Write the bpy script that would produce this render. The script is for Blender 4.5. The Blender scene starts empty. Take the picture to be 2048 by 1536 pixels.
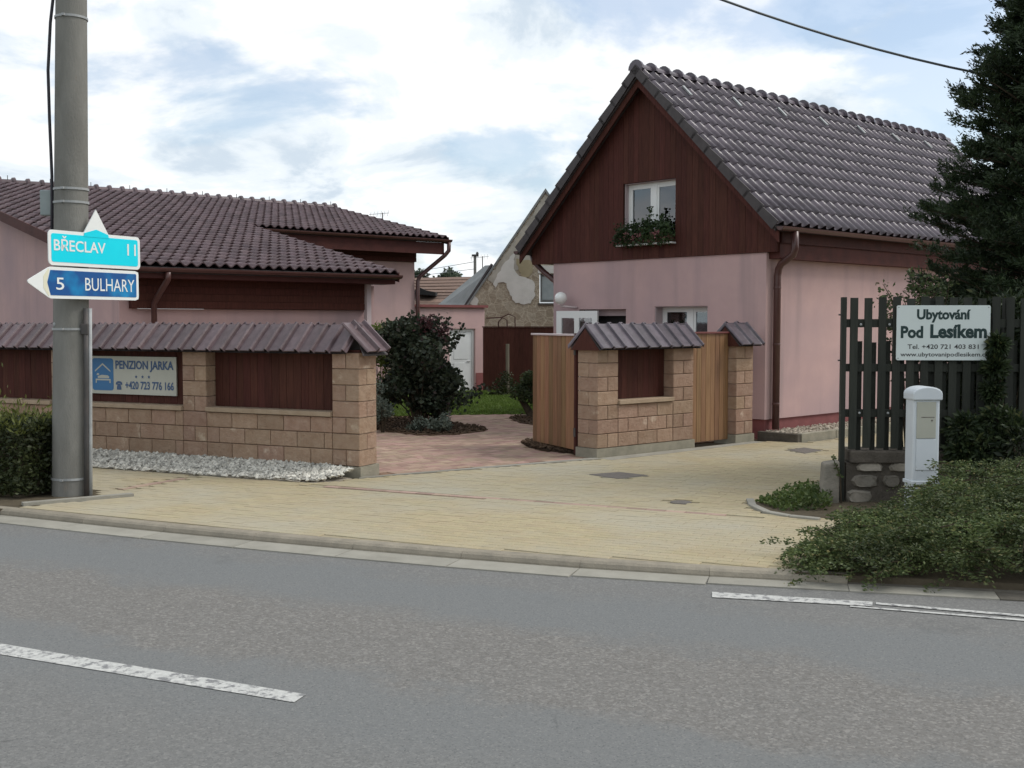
import bpy, math, random
import numpy as np
from mathutils import Vector, Matrix

R = math.radians
random.seed(7)
rng = np.random.default_rng(7)
sc = bpy.context.scene
COL = sc.collection

# ------------------------------------------------------------------ camera
F = 2250.0
PITCH = math.atan(123 / F)
EYE = Vector((0, 0, 1.85))
cd = bpy.data.cameras.new('camera')
cd.sensor_width = 36.0
cd.lens = F / 2048 * 36.0
cd.clip_start = 0.1
cd.clip_end = 3000
cam = bpy.data.objects.new('camera', cd)
cam.location = EYE
cam.rotation_euler = (R(90) - PITCH, 0, 0)
COL.objects.link(cam)
sc.camera = cam

# ------------------------------------------------------------------ sky + sun + exposure
SUN_EL, SUN_AZ = R(48), R(84)          # azimuth clockwise from +y
world = bpy.data.worlds.new('World')
sc.world = world
world.use_nodes = True
wn, wl = world.node_tree.nodes, world.node_tree.links
wn.clear()


def build_sky():
    out = wn.new('ShaderNodeOutputWorld')
    sky = wn.new('ShaderNodeTexSky')
    sky.sky_type = 'NISHITA'
    sky.sun_disc = False
    sky.sun_elevation = SUN_EL
    sky.sun_rotation = SUN_AZ
    sky.air_density = 1.0
    sky.dust_density = 1.5
    bg = wn.new('ShaderNodeBackground')
    bg.inputs['Strength'].default_value = 0.15
    wl.new(sky.outputs[0], bg.inputs['Color'])
    tc = wn.new('ShaderNodeTexCoord')
    sep = wn.new('ShaderNodeSeparateXYZ')
    wl.new(tc.outputs['Generated'], sep.inputs[0])

    def M(op, a, b=None, c=None, clamp=False):
        n = wn.new('ShaderNodeMath')
        n.operation = op
        n.use_clamp = clamp
        for i, v in enumerate((a, b, c)):
            if v is None:
                continue
            if isinstance(v, (int, float)):
                n.inputs[i].default_value = v
            else:
                wl.new(v, n.inputs[i])
        return n.outputs[0]
    # cloud layer: direction projected on a plane overhead
    zz = M('ADD', M('MAXIMUM', sep.outputs['Z'], 0.0), 0.30)
    px = M('DIVIDE', sep.outputs['X'], zz)
    py = M('DIVIDE', sep.outputs['Y'], zz)
    comb = wn.new('ShaderNodeCombineXYZ')
    wl.new(px, comb.inputs[0])
    wl.new(py, comb.inputs[1])

    def noise(scale, detail, rough, off, dist=0.0):
        add = wn.new('ShaderNodeVectorMath')
        add.operation = 'ADD'
        wl.new(comb.outputs[0], add.inputs[0])
        add.inputs[1].default_value = off
        n = wn.new('ShaderNodeTexNoise')
        n.inputs['Scale'].default_value = scale
        n.inputs['Detail'].default_value = detail
        n.inputs['Roughness'].default_value = rough
        n.inputs['Distortion'].default_value = dist
        wl.new(add.outputs[0], n.inputs['Vector'])
        return n.outputs['Fac']

    def ramp(fac, stops):
        r = wn.new('ShaderNodeValToRGB')
        r.color_ramp.interpolation = 'EASE'
        e = r.color_ramp.elements
        while len(e) < len(stops):
            e.new(0.5)
        for el, (p, c) in zip(e, stops):
            el.position = p
            el.color = (*c, 1)
        wl.new(fac, r.inputs['Fac'])
        return r.outputs['Color']
    cover = noise(1.7, 8, 0.56, (8.8, 9.7, 7.0), 0.2)
    coverage = ramp(cover, [(0.40, (0.34, 0.34, 0.34)), (0.50, (1, 1, 1))])
    shade = noise(3.2, 9, 0.58, (4.6, 7.7, 1.0), 0.35)
    ccol = ramp(shade, [(0.36, (0.58, 0.67, 0.76)), (0.465, (0.79, 0.85, 0.895)), (0.54, (0.94, 0.955, 0.96))])
    bgc = wn.new('ShaderNodeBackground')
    bgc.inputs['Strength'].default_value = 1.0
    wl.new(ccol, bgc.inputs['Color'])
    mix = wn.new('ShaderNodeMixShader')
    wl.new(coverage, mix.inputs['Fac'])
    wl.new(bg.outputs[0], mix.inputs[1])
    wl.new(bgc.outputs[0], mix.inputs[2])
    wl.new(mix.outputs[0], out.inputs['Surface'])


build_sky()
sl = bpy.data.lights.new('sun', 'SUN')
sl.energy = 1.8
sl.angle = R(22)
sl.color = (1.0, 0.96, 0.9)
so = bpy.data.objects.new('sun', sl)
sdir = Vector((math.sin(SUN_AZ) * math.cos(SUN_EL), math.cos(SUN_AZ) * math.cos(SUN_EL), math.sin(SUN_EL)))
so.rotation_euler = sdir.to_track_quat('Z', 'Y').to_euler()
so.location = sdir * 60
COL.objects.link(so)
sc.view_settings.view_transform = 'Standard'
sc.view_settings.look = 'None'
sc.view_settings.exposure = 0.2
sc.view_settings.gamma = 1.0
sc.view_settings.use_curve_mapping = False
sc.render.engine = 'CYCLES'


# ------------------------------------------------------------------ helpers
def ray(px, py):
    return Vector(((px - 1024) / F,
                   math.cos(PITCH) + (768 - py) / F * math.sin(PITCH),
                   -math.sin(PITCH) + (768 - py) / F * math.cos(PITCH)))


def on_z(px, py, z=0.0):
    """where the line of sight through a photo point meets the level z"""
    d = ray(px, py)
    t = (z - EYE.z) / d.z
    return EYE + d * t


def on_y(px, py, Y):
    d = ray(px, py)
    return EYE + d * (Y / d.y)


def frame_mat(origin, xdir, zdir=None, up=None):
    """4x4 with local x along xdir, local z along zdir (or up)"""
    x = Vector(xdir).normalized()
    z = Vector(zdir or (0, 0, 1)).normalized()
    y = z.cross(x).normalized()
    m = Matrix.Identity(4)
    for i in range(3):
        m[i][0], m[i][1], m[i][2], m[i][3] = x[i], y[i], z[i], origin[i]
    return m


class MB:
    def __init__(self):
        self.v, self.f = [], []

    def add(self, verts, faces):
        n = len(self.v)
        self.v += [tuple(p) for p in verts]
        self.f += [tuple(i + n for i in f) for f in faces]
        return self

    def box(self, x0, x1, y0, y1, z0, z1, m=None):
        vs = [Vector((x, y, z)) for z in (z0, z1) for y in (y0, y1) for x in (x0, x1)]
        if m is not None:
            vs = [m @ v for v in vs]
        return self.add(vs, [(0, 2, 3, 1), (4, 5, 7, 6), (0, 1, 5, 4), (2, 6, 7, 3), (0, 4, 6, 2), (1, 3, 7, 5)])

    def prism(self, poly, z0, z1):
        """poly: (x,y) list, counter-clockwise"""
        n = len(poly)
        a = sum(poly[i][0] * poly[(i + 1) % n][1] - poly[(i + 1) % n][0] * poly[i][1] for i in range(n))
        if a < 0:
            poly = poly[::-1]
        vs = [(p[0], p[1], z0) for p in poly] + [(p[0], p[1], z1) for p in poly]
        fs = [tuple(range(n - 1, -1, -1)), tuple(range(n, 2 * n))]
        fs += [(i, (i + 1) % n, n + (i + 1) % n, n + i) for i in range(n)]
        return self.add(vs, fs)

    def extrude(self, pts, d):
        """planar 3D polygon pts extruded by vector d"""
        n = len(pts)
        vs = [Vector(p) for p in pts]
        vs += [p + Vector(d) for p in vs]
        fs = [tuple(range(n - 1, -1, -1)), tuple(range(n, 2 * n))]
        fs += [(i, (i + 1) % n, n + (i + 1) % n, n + i) for i in range(n)]
        return self.add(vs, fs)

    def tube(self, pts, r, n=8, caps=True):
        pts = [Vector(p) for p in pts]
        rs = r if isinstance(r, (list, tuple)) else [r] * len(pts)
        rings = []
        ref = None
        for i, p in enumerate(pts):
            d = (pts[min(i + 1, len(pts) - 1)] - pts[max(i - 1, 0)]).normalized()
            if ref is None:
                ref = d.orthogonal().normalized()
            a = (ref - d * ref.dot(d)).normalized()
            ref = a
            b = d.cross(a)
            rings.append([p + (a * math.cos(2 * math.pi * k / n) + b * math.sin(2 * math.pi * k / n)) * rs[i] for k in range(n)])
        vs = [v for ring in rings for v in ring]
        fs = []
        for i in range(len(pts) - 1):
            for k in range(n):
                k2 = (k + 1) % n
                fs.append((i * n + k, i * n + k2, (i + 1) * n + k2, (i + 1) * n + k))
        if caps:
            fs.append(tuple(range(n - 1, -1, -1)))
            fs.append(tuple((len(pts) - 1) * n + k for k in range(n)))
        return self.add(vs, fs)

    def lathe(self, prof, n=16, m=None):
        vs, fs = [], []
        for (r, z) in prof:
            for k in range(n):
                a = 2 * math.pi * k / n
                v = Vector((r * math.cos(a), r * math.sin(a), z))
                vs.append(m @ v if m else v)
        for i in range(len(prof) - 1):
            for k in range(n):
                k2 = (k + 1) % n
                fs.append((i * n + k, i * n + k2, (i + 1) * n + k2, (i + 1) * n + k))
        return self.add(vs, fs)

    def mesh(self, name, mat, smooth=False):
        me = bpy.data.meshes.new(name)
        me.from_pydata(self.v, [], self.f)
        if mat:
            me.materials.append(mat)
        if smooth:
            me.polygons.foreach_set('use_smooth', [True] * len(me.polygons))
        me.update()
        return me

    def obj(self, name, mat, parent=None, smooth=False, bevel=0):
        return link(name, self.mesh(name, mat, smooth), parent, bevel=bevel)


def link(name, me, parent=None, m=None, bevel=0):
    o = bpy.data.objects.new(name, me)
    COL.objects.link(o)
    if parent is not None:
        o.parent = parent
    if m is not None:
        o.matrix_local = m
    if bevel:
        b = o.modifiers.new('bevel', 'BEVEL')
        b.width = bevel
        b.segments = 2
        b.limit_method = 'ANGLE'
    return o


def raw_mesh(name, verts, faces, mat, smooth=False):
    """numpy arrays: verts (n,3), faces (m,k)"""
    me = bpy.data.meshes.new(name)
    k = faces.shape[1]
    me.vertices.add(len(verts))
    me.vertices.foreach_set('co', np.ascontiguousarray(verts, dtype=np.float32).ravel())
    me.loops.add(faces.size)
    me.loops.foreach_set('vertex_index', np.ascontiguousarray(faces, dtype=np.int32).ravel())
    me.polygons.add(len(faces))
    me.polygons.foreach_set('loop_start', np.arange(0, faces.size, k, dtype=np.int32))
    me.polygons.foreach_set('loop_total', np.full(len(faces), k, dtype=np.int32))
    me.polygons.foreach_set('use_smooth', np.full(len(faces), bool(smooth)))
    if mat:
        me.materials.append(mat)
    me.update(calc_edges=True)
    me.validate()
    return me


def tag(o, label=None, cat=None, group=None, kind=None):
    if label:
        o['label'] = label
    if cat:
        o['category'] = cat
    if group:
        o['group'] = group
    if kind:
        o['kind'] = kind
    return o


def thing(name, label, cat, m=None, group=None):
    o = bpy.data.objects.new(name, None)
    o.empty_display_size = 0.2
    COL.objects.link(o)
    if m is not None:
        o.matrix_world = m
    return tag(o, label, cat, group)


def T(x, y, z):
    return Matrix.Translation((x, y, z))


# ------------------------------------------------------------------ materials
def mat(name, col, col2=None, rough=0.75, nscale=6.0, stretch=(1, 1, 1), isl=0.0, hue=0.0, bump=0.0, bscale=40.0,
        spec=0.4, coat=0.0, col3=None, n3=2.0, t3=(0.55, 0.7), extra=None, bdist=0.02, world_co=False):
    m = bpy.data.materials.new(name)
    m.use_nodes = True
    nt = m.node_tree
    N, L = nt.nodes, nt.links
    p = N['Principled BSDF']
    p.inputs['Roughness'].default_value = rough
    p.inputs['Specular IOR Level'].default_value = spec
    if coat:
        p.inputs['Coat Weight'].default_value = coat
        p.inputs['Coat Roughness'].default_value = 0.25
    if world_co:
        co = N.new('ShaderNodeNewGeometry').outputs['Position']
    else:
        co = N.new('ShaderNodeTexCoord').outputs['Object']
    oi = N.new('ShaderNodeObjectInfo')
    ge = N.new('ShaderNodeNewGeometry')
    # shift the texture per object and per island, so that alike pieces differ
    sh = N.new('ShaderNodeMath')
    sh.operation = 'ADD'
    L.new(oi.outputs['Random'], sh.inputs[0])
    L.new(ge.outputs['Random Per Island'], sh.inputs[1])
    fr = N.new('ShaderNodeMath')
    fr.operation = 'FRACT'
    L.new(sh.outputs[0], fr.inputs[0])
    rnd = fr.outputs[0]
    mp = N.new('ShaderNodeMapping')
    mp.inputs['Scale'].default_value = stretch
    L.new(co, mp.inputs['Vector'])
    if isl:
        off = N.new('ShaderNodeVectorMath')
        off.operation = 'MULTIPLY_ADD'
        cb = N.new('ShaderNodeCombineXYZ')
        for i in range(3):
            L.new(rnd, cb.inputs[i])
        L.new(cb.outputs[0], off.inputs[0])
        off.inputs[1].default_value = (31, 17, 23)
        L.new(mp.outputs[0], off.inputs[2])
        vec = off.outputs[0]
    else:
        vec = mp.outputs[0]

    def noise(scale, detail=6, rough_=0.6):
        n = N.new('ShaderNodeTexNoise')
        n.inputs['Scale'].default_value = scale
        n.inputs['Detail'].default_value = detail
        n.inputs['Roughness'].default_value = rough_
        L.new(vec, n.inputs['Vector'])
        return n.outputs['Fac']

    def mixc(fac, a, b):
        x = N.new('ShaderNodeMix')
        x.data_type = 'RGBA'
        for s, v in ((x.inputs['Factor'], fac), (x.inputs[6], a), (x.inputs[7], b)):
            if isinstance(v, (int, float)):
                s.default_value = v
            elif isinstance(v, tuple):
                s.default_value = (*v, 1)
            else:
                L.new(v, s)
        return x.outputs[2]

    def rng_(v, a, b):
        r = N.new('ShaderNodeMapRange')
        r.inputs['From Min'].default_value = a
        r.inputs['From Max'].default_value = b
        L.new(v, r.inputs['Value'])
        return r.outputs['Result']
    c = col
    if col2 is not None:
        c = mixc(rng_(noise(nscale), 0.35, 0.65), col, col2)
    if col3 is not None:
        c = mixc(rng_(noise(n3, 8, 0.65), *t3), c, col3)
    if isl or hue:
        h = N.new('ShaderNodeHueSaturation')
        if isinstance(c, tuple):
            h.inputs['Color'].default_value = (*c, 1)
        else:
            L.new(c, h.inputs['Color'])
        v = N.new('ShaderNodeMapRange')
        v.inputs['To Min'].default_value = 1 - isl
        v.inputs['To Max'].default_value = 1 + isl
        L.new(rnd, v.inputs['Value'])
        L.new(v.outputs['Result'], h.inputs['Value'])
        if hue:
            wn_ = N.new('ShaderNodeTexWhiteNoise')
            wn_.noise_dimensions = '1D'
            L.new(rnd, wn_.inputs['W'])
            hv = N.new('ShaderNodeMapRange')
            hv.inputs['To Min'].default_value = 0.5 - hue
            hv.inputs['To Max'].default_value = 0.5 + hue
            L.new(wn_.outputs['Value'], hv.inputs['Value'])
            L.new(hv.outputs['Result'], h.inputs['Hue'])
        c = h.outputs['Color']
    if extra:
        c = extra(N, L, co, c, mixc, rng_, vec)
    if isinstance(c, tuple):
        p.inputs['Base Color'].default_value = (*c, 1)
    else:
        L.new(c, p.inputs['Base Color'])
    if bump:
        b = N.new('ShaderNodeBump')
        b.inputs['Strength'].default_value = bump
        b.inputs['Distance'].default_value = bdist
        L.new(noise(bscale, 5, 0.65), b.inputs['Height'])
        L.new(b.outputs['Normal'], p.inputs['Normal'])
    return m


def leafmat(name, col, col2, rough=0.5, val=0.45, trans=0.25, third=None):
    """leaf colour varies from leaf to leaf (random per island)"""
    m = bpy.data.materials.new(name)
    m.use_nodes = True
    N, L = m.node_tree.nodes, m.node_tree.links
    p = N['Principled BSDF']
    out = N['Material Output']
    ge = N.new('ShaderNodeNewGeometry')
    oi = N.new('ShaderNodeObjectInfo')
    tcn = N.new('ShaderNodeTexCoord')
    nz = N.new('ShaderNodeTexNoise')
    nz.inputs['Scale'].default_value = 2.2
    nz.inputs['Detail'].default_value = 3
    L.new(tcn.outputs['Object'], nz.inputs['Vector'])
    r = N.new('ShaderNodeValToRGB')
    e = r.color_ramp.elements
    e[0].color = (*col, 1)
    e[1].color = (*col2, 1)
    if third:
        x = e.new(0.93)
        x.color = (*col2, 1)
        e[2].position = 1.0
        e[2].color = (*third, 1)
    L.new(ge.outputs['Random Per Island'], r.inputs['Fac'])
    h = N.new('ShaderNodeHueSaturation')
    mr = N.new('ShaderNodeMapRange')
    mr.inputs['From Min'].default_value = 0.3
    mr.inputs['From Max'].default_value = 0.7
    mr.inputs['To Min'].default_value = 1 - val
    mr.inputs['To Max'].default_value = 1 + val
    L.new(nz.outputs['Fac'], mr.inputs['Value'])
    L.new(mr.outputs['Result'], h.inputs['Value'])
    L.new(r.outputs['Color'], h.inputs['Color'])
    L.new(h.outputs['Color'], p.inputs['Base Color'])
    p.inputs['Roughness'].default_value = rough
    p.inputs['Specular IOR Level'].default_value = 0.3
    tr = N.new('ShaderNodeBsdfTranslucent')
    L.new(h.outputs['Color'], tr.inputs['Color'])
    mx = N.new('ShaderNodeMixShader')
    mx.inputs['Fac'].default_value = trans
    L.new(p.outputs[0], mx.inputs[1])
    L.new(tr.outputs[0], mx.inputs[2])
    L.new(mx.outputs[0], out.inputs['Surface'])
    return m


def glassmat(name, tint=(0.5, 0.55, 0.55)):
    m = bpy.data.materials.new(name)
    m.use_nodes = True
    N, L = m.node_tree.nodes, m.node_tree.links
    out = N['Material Output']
    g = N.new('ShaderNodeBsdfGlossy')
    g.inputs['Roughness'].default_value = 0.03
    g.inputs['Color'].default_value = (0.9, 0.92, 0.95, 1)
    t = N.new('ShaderNodeBsdfTransparent')
    t.inputs['Color'].default_value = (*tint, 1)
    fr = N.new('ShaderNodeFresnel')
    fr.inputs['IOR'].default_value = 1.6
    mx = N.new('ShaderNodeMixShader')
    ad = N.new('ShaderNodeMath')
    ad.operation = 'ADD'
    ad.inputs[1].default_value = 0.08
    L.new(fr.outputs[0], ad.inputs[0])
    L.new(ad.outputs[0], mx.inputs['Fac'])
    L.new(t.outputs[0], mx.inputs[1])
    L.new(g.outputs[0], mx.inputs[2])
    L.new(mx.outputs[0], out.inputs['Surface'])
    return m


def asphalt_extra(N, L, co, c, mixc, rng_, vec):
    """wheel tracks polished blue-grey, the strip between them coarse and brownish; q = distance across the road"""
    sep = N.new('ShaderNodeSeparateXYZ')
    L.new(co, sep.inputs[0])
    wob = N.new('ShaderNodeTexNoise')
    wob.inputs['Scale'].default_value = 1.1
    wob.inputs['Detail'].default_value = 9
    wob.inputs['Roughness'].default_value = 0.75
    L.new(co, wob.inputs['Vector'])
    q = N.new('ShaderNodeMath')
    q.operation = 'MULTIPLY_ADD'
    L.new(wob.outputs['Fac'], q.inputs[0])
    q.inputs[1].default_value = 1.5
    L.new(sep.outputs['Y'], q.inputs[2])
    rp = N.new('ShaderNodeValToRGB')
    rp.color_ramp.interpolation = 'LINEAR'
    el = rp.color_ramp.elements
    stops = [(0.0, 0.4), (0.34, 0.4), (0.385, 0.15), (0.435, 0.15), (0.465, 0.75), (0.575, 0.8), (0.615, 0.08), (0.68, 0.03), (0.715, 0.45), (1.0, 0.35)]
    while len(el) < len(stops):
        el.new(0.5)
    for e, (ps, v) in zip(el, stops):
        e.position = ps
        e.color = (v, v, v, 1)
    mr = rng_(q.outputs[0], 1.75, 10.75)
    L.new(mr, rp.inputs['Fac'])
    coarse = N.new('ShaderNodeTexVoronoi')
    coarse.inputs['Scale'].default_value = 58
    L.new(co, coarse.inputs['Vector'])
    chip = N.new('ShaderNodeValToRGB')
    ce = chip.color_ramp.elements
    ce[0].position, ce[0].color = 0.0, (0.135, 0.124, 0.11, 1)
    ce[1].position, ce[1].color = 1.0, (0.26, 0.245, 0.222, 1)
    x = ce.new(0.75)
    x.color = (0.185, 0.175, 0.16, 1)
    sepc = N.new('ShaderNodeSeparateColor')
    L.new(coarse.outputs['Color'], sepc.inputs[0])
    L.new(sepc.outputs[0], chip.inputs['Fac'])
    a = mixc(rp.outputs['Color'], c, chip.outputs['Color'])
    # fine stone grain everywhere
    v2 = N.new('ShaderNodeTexVoronoi')
    v2.inputs['Scale'].default_value = 120
    L.new(co, v2.inputs['Vector'])
    s2 = N.new('ShaderNodeSeparateColor')
    L.new(v2.outputs['Color'], s2.inputs[0])
    a = mixc(rng_(s2.outputs[1], 0.86, 1.1), a, (0.25, 0.245, 0.23))
    a = mixc(rng_(s2.outputs[2], 0.86, 1.1), a, (0.085, 0.088, 0.087))
    # meandering cracks, only here and there
    wv = N.new('ShaderNodeTexNoise')
    wv.inputs['Scale'].default_value = 1.6
    wv.inputs['Detail'].default_value = 6
    L.new(co, wv.inputs['Vector'])
    ad = N.new('ShaderNodeVectorMath')
    ad.operation = 'MULTIPLY_ADD'
    L.new(wv.outputs['Color'], ad.inputs[0])
    ad.inputs[1].default_value = (0.9, 0.9, 0)
    L.new(co, ad.inputs[2])
    cr = N.new('ShaderNodeTexVoronoi')
    cr.feature = 'DISTANCE_TO_EDGE'
    cr.inputs['Scale'].default_value = 0.42
    L.new(ad.outputs[0], cr.inputs['Vector'])
    pm_ = N.new('ShaderNodeTexNoise')
    pm_.inputs['Scale'].default_value = 0.5
    L.new(co, pm_.inputs['Vector'])
    mk_ = N.new('ShaderNodeMath')
    mk_.operation = 'MULTIPLY'
    L.new(rng_(cr.outputs['Distance'], 0.006, 0.001), mk_.inputs[0])
    L.new(rng_(pm_.outputs['Fac'], 0.62, 0.74), mk_.inputs[1])
    a = mixc(mk_.outputs[0], a, (0.06, 0.06, 0.058))
    # old patches and drips
    pt_ = N.new('ShaderNodeTexNoise')
    pt_.inputs['Scale'].default_value = 0.9
    pt_.inputs['Detail'].default_value = 8
    pt_.inputs['Roughness'].default_value = 0.7
    L.new(co, pt_.inputs['Vector'])
    return mixc(rng_(pt_.outputs['Fac'], 0.60, 0.78), a, (0.10, 0.102, 0.1))


M = {}
M['tile'] = mat('tile_glazed', (0.084, 0.068, 0.08), (0.122, 0.1, 0.118), rough=0.24, isl=0.26, nscale=9, spec=0.5, bump=0.15, bscale=30)
M['tile_left'] = mat('tile_engobe', (0.088, 0.059, 0.063), (0.124, 0.087, 0.093), rough=0.38, isl=0.25, nscale=9, spec=0.4, bump=0.15, bscale=30, hue=0.01)
M['tile_dark'] = mat('verge_metal', (0.05, 0.042, 0.042), (0.07, 0.06, 0.06), rough=0.6)
M['wood'] = mat('mahogany_wood', (0.088, 0.031, 0.023), (0.058, 0.021, 0.016), rough=0.7, spec=0.15, isl=0.14, nscale=5, stretch=(9, 9, 0.7), bump=0.25, bscale=9, hue=0.006)
M['wood_h'] = mat('mahogany_wood_beam', (0.085, 0.027, 0.022), (0.058, 0.019, 0.016), spec=0.2, rough=0.65, isl=0.15, nscale=4, bump=0.2, bscale=12)
M['brown_metal'] = mat('brown_painted_metal', (0.075, 0.032, 0.028), (0.09, 0.04, 0.035), rough=0.35, spec=0.5)
M['gatewood'] = mat('honey_gate_wood', (0.28, 0.158, 0.08), (0.19, 0.10, 0.048), rough=0.5, isl=0.28, nscale=3.2, stretch=(11, 11, 0.55), bump=0.2, bscale=8, hue=0.012)


def pink_extra(N, L, co, c, mixc, rng_, vec):
    n = N.new('ShaderNodeTexNoise')
    n.inputs['Scale'].default_value = 0.7
    n.inputs['Detail'].default_value = 5
    L.new(co, n.inputs['Vector'])
    a = mixc(rng_(n.outputs['Fac'], 0.4, 0.75), c, (0.41, 0.30, 0.305))
    mp2 = N.new('ShaderNodeMapping')
    mp2.inputs['Scale'].default_value = (3.5, 3.5, 0.28)
    L.new(co, mp2.inputs['Vector'])
    n2 = N.new('ShaderNodeTexNoise')
    n2.inputs['Scale'].default_value = 1.0
    n2.inputs['Detail'].default_value = 6
    L.new(mp2.outputs[0], n2.inputs['Vector'])
    return mixc(rng_(n2.outputs['Fac'], 0.52, 0.85), a, (0.37, 0.275, 0.272))


M['pink'] = mat('pink_render', (0.54, 0.372, 0.355), (0.505, 0.348, 0.333), rough=0.92, nscale=3, bump=0.35, bscale=160, extra=pink_extra, spec=0.1, bdist=0.006)
M['plinth'] = mat('red_plinth_paint', (0.23, 0.075, 0.072), (0.19, 0.062, 0.06), rough=0.8, bump=0.3, bscale=60)
M['block'] = mat('split_block_face', (0.315, 0.208, 0.148), (0.375, 0.264, 0.195), rough=0.95, isl=0.11, nscale=9, bump=1.0, bscale=26, hue=0.008,
                 col3=(0.66, 0.55, 0.43), n3=3.2, t3=(0.60, 0.78), spec=0.1)
M['mortar'] = mat('mortar', (0.16, 0.11, 0.08), (0.2, 0.145, 0.105), rough=1.0, spec=0.05)
M['sill'] = mat('sill_concrete', (0.42, 0.325, 0.235), (0.36, 0.27, 0.19), rough=0.9, nscale=9, isl=0.1, bump=0.3, bscale=50, spec=0.1)
M['concrete'] = mat('foundation_concrete', (0.33, 0.305, 0.24), (0.25, 0.235, 0.185), rough=0.95, nscale=5, bump=0.5, bscale=40, spec=0.1)
M['kerb'] = mat('kerb_concrete', (0.32, 0.285, 0.225), (0.25, 0.225, 0.18), rough=0.95, nscale=7, isl=0.1, bump=0.5, bscale=60, spec=0.1)
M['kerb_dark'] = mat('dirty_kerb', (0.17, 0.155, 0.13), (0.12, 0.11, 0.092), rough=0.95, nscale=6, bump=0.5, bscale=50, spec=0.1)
M['gutter'] = mat('gutter_concrete', (0.335, 0.32, 0.275), (0.27, 0.258, 0.22), rough=0.95, nscale=3, isl=0.06, bump=0.4, bscale=60, spec=0.1)
M['pole'] = mat('spun_concrete', (0.235, 0.23, 0.21), (0.18, 0.176, 0.16), rough=0.95, nscale=3, stretch=(1.6, 1.6, 0.5), bump=0.45, bscale=45, spec=0.1,
                col3=(0.26, 0.20, 0.145), n3=1.3, t3=(0.62, 0.75))


def st2(N, L):
    n = N.new('ShaderNodeTexNoise')
    n.inputs['Scale'].default_value = 1.7
    n.inputs['Detail'].default_value = 9
    n.inputs['Roughness'].default_value = 0.7
    L.new(N.new('ShaderNodeNewGeometry').outputs['Position'], n.inputs['Vector'])
    return n.outputs['Fac']


def dust(N, L, co, c, mixc, rng_, vec):
    n = N.new('ShaderNodeTexNoise')
    n.inputs['Scale'].default_value = 0.55
    n.inputs['Detail'].default_value = 7
    n.inputs['Roughness'].default_value = 0.62
    L.new(N.new('ShaderNodeNewGeometry').outputs['Position'], n.inputs['Vector'])
    return mixc(rng_(n.outputs['Fac'], 0.42, 0.72), mixc(rng_(st2(N, L), 0.60, 0.85), c, (0.27, 0.245, 0.19)), (0.385, 0.36, 0.285))


M['paver'] = mat('yellow_paver', (0.41, 0.345, 0.22), (0.372, 0.318, 0.208), rough=0.95, isl=0.045, nscale=14, bump=0.4, bscale=80, hue=0.005, spec=0.1, extra=dust)
M['paver_red'] = mat('red_brown_paver', (0.33, 0.225, 0.175), (0.385, 0.28, 0.22), rough=0.95, isl=0.17, nscale=3, bump=0.4, bscale=80, hue=0.022, spec=0.1)
M['paver_line'] = mat('red_line_paver', (0.33, 0.24, 0.19), (0.37, 0.275, 0.22), rough=0.95, isl=0.2, nscale=9, spec=0.1, hue=0.01)
M['joint'] = mat('joint_sand', (0.34, 0.295, 0.205), (0.30, 0.262, 0.185), rough=1.0, nscale=9, spec=0.05)
M['joint_red'] = mat('joint_sand_red', (0.26, 0.17, 0.12), (0.22, 0.145, 0.10), rough=1.0, nscale=9, spec=0.05)
M['asphalt'] = mat('asphalt', (0.142, 0.149, 0.149), (0.172, 0.178, 0.176), rough=0.85, nscale=70, spec=0.25, bump=0.45, bscale=110, extra=asphalt_extra, bdist=0.006)
M['whiteline'] = mat('worn_road_paint', (0.54, 0.54, 0.51), (0.42, 0.42, 0.40), rough=0.8, nscale=30, col3=(0.2, 0.2, 0.2), n3=20, t3=(0.50, 0.60), spec=0.2)
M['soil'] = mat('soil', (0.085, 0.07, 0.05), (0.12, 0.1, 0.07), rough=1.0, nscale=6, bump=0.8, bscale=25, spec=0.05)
M['field'] = mat('field_grass', (0.07, 0.10, 0.03), (0.10, 0.12, 0.045), rough=1.0, nscale=1.5, bump=0.5, bscale=15, spec=0.05)
M['mulch'] = mat('bark_mulch', (0.055, 0.038, 0.026), (0.09, 0.06, 0.04), rough=1.0, isl=0.5, nscale=12, spec=0.1)
M['lawn'] = mat('lawn_base', (0.075, 0.125, 0.022), (0.105, 0.155, 0.032), rough=1.0, nscale=2.5, bump=0.6, bscale=60, spec=0.05)
M['grass'] = leafmat('grass_blades', (0.085, 0.14, 0.025), (0.13, 0.19, 0.04), rough=0.6, val=0.2)
M['pebble'] = mat('white_pebble', (0.56, 0.54, 0.48), (0.40, 0.385, 0.34), rough=0.9, isl=0.45, nscale=12, spec=0.15)
M['gravel'] = mat('beige_gravel', (0.42, 0.37, 0.30), (0.33, 0.29, 0.235), rough=0.9, isl=0.35, nscale=12, spec=0.15)
M['white'] = mat('white_pvc', (0.74, 0.75, 0.73), rough=0.4, spec=0.4)
M['door_white'] = mat('white_door_paint', (0.66, 0.68, 0.68), (0.6, 0.62, 0.62), rough=0.45, nscale=2)
M['cap_white'] = mat('pale_metal_cap', (0.55, 0.47, 0.47), rough=0.35)
M['cap_brown'] = mat('brown_metal_cap', (0.16, 0.045, 0.04), rough=0.4)
M['reveal'] = mat('window_reveal', (0.42, 0.34, 0.345), rough=0.9)
M['glass'] = glassmat('window_glass', (0.45, 0.5, 0.5))
M['glass_clear'] = glassmat('door_glass', (0.8, 0.82, 0.82))
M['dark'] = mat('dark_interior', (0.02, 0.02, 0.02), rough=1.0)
M['curtain'] = mat('net_curtain', (0.5, 0.5, 0.49), (0.36, 0.37, 0.37), rough=0.9, nscale=7, stretch=(3, 3, 0.2))
M['globe'] = mat('opal_globe', (0.78, 0.78, 0.75), rough=0.25, spec=0.5)
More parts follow.
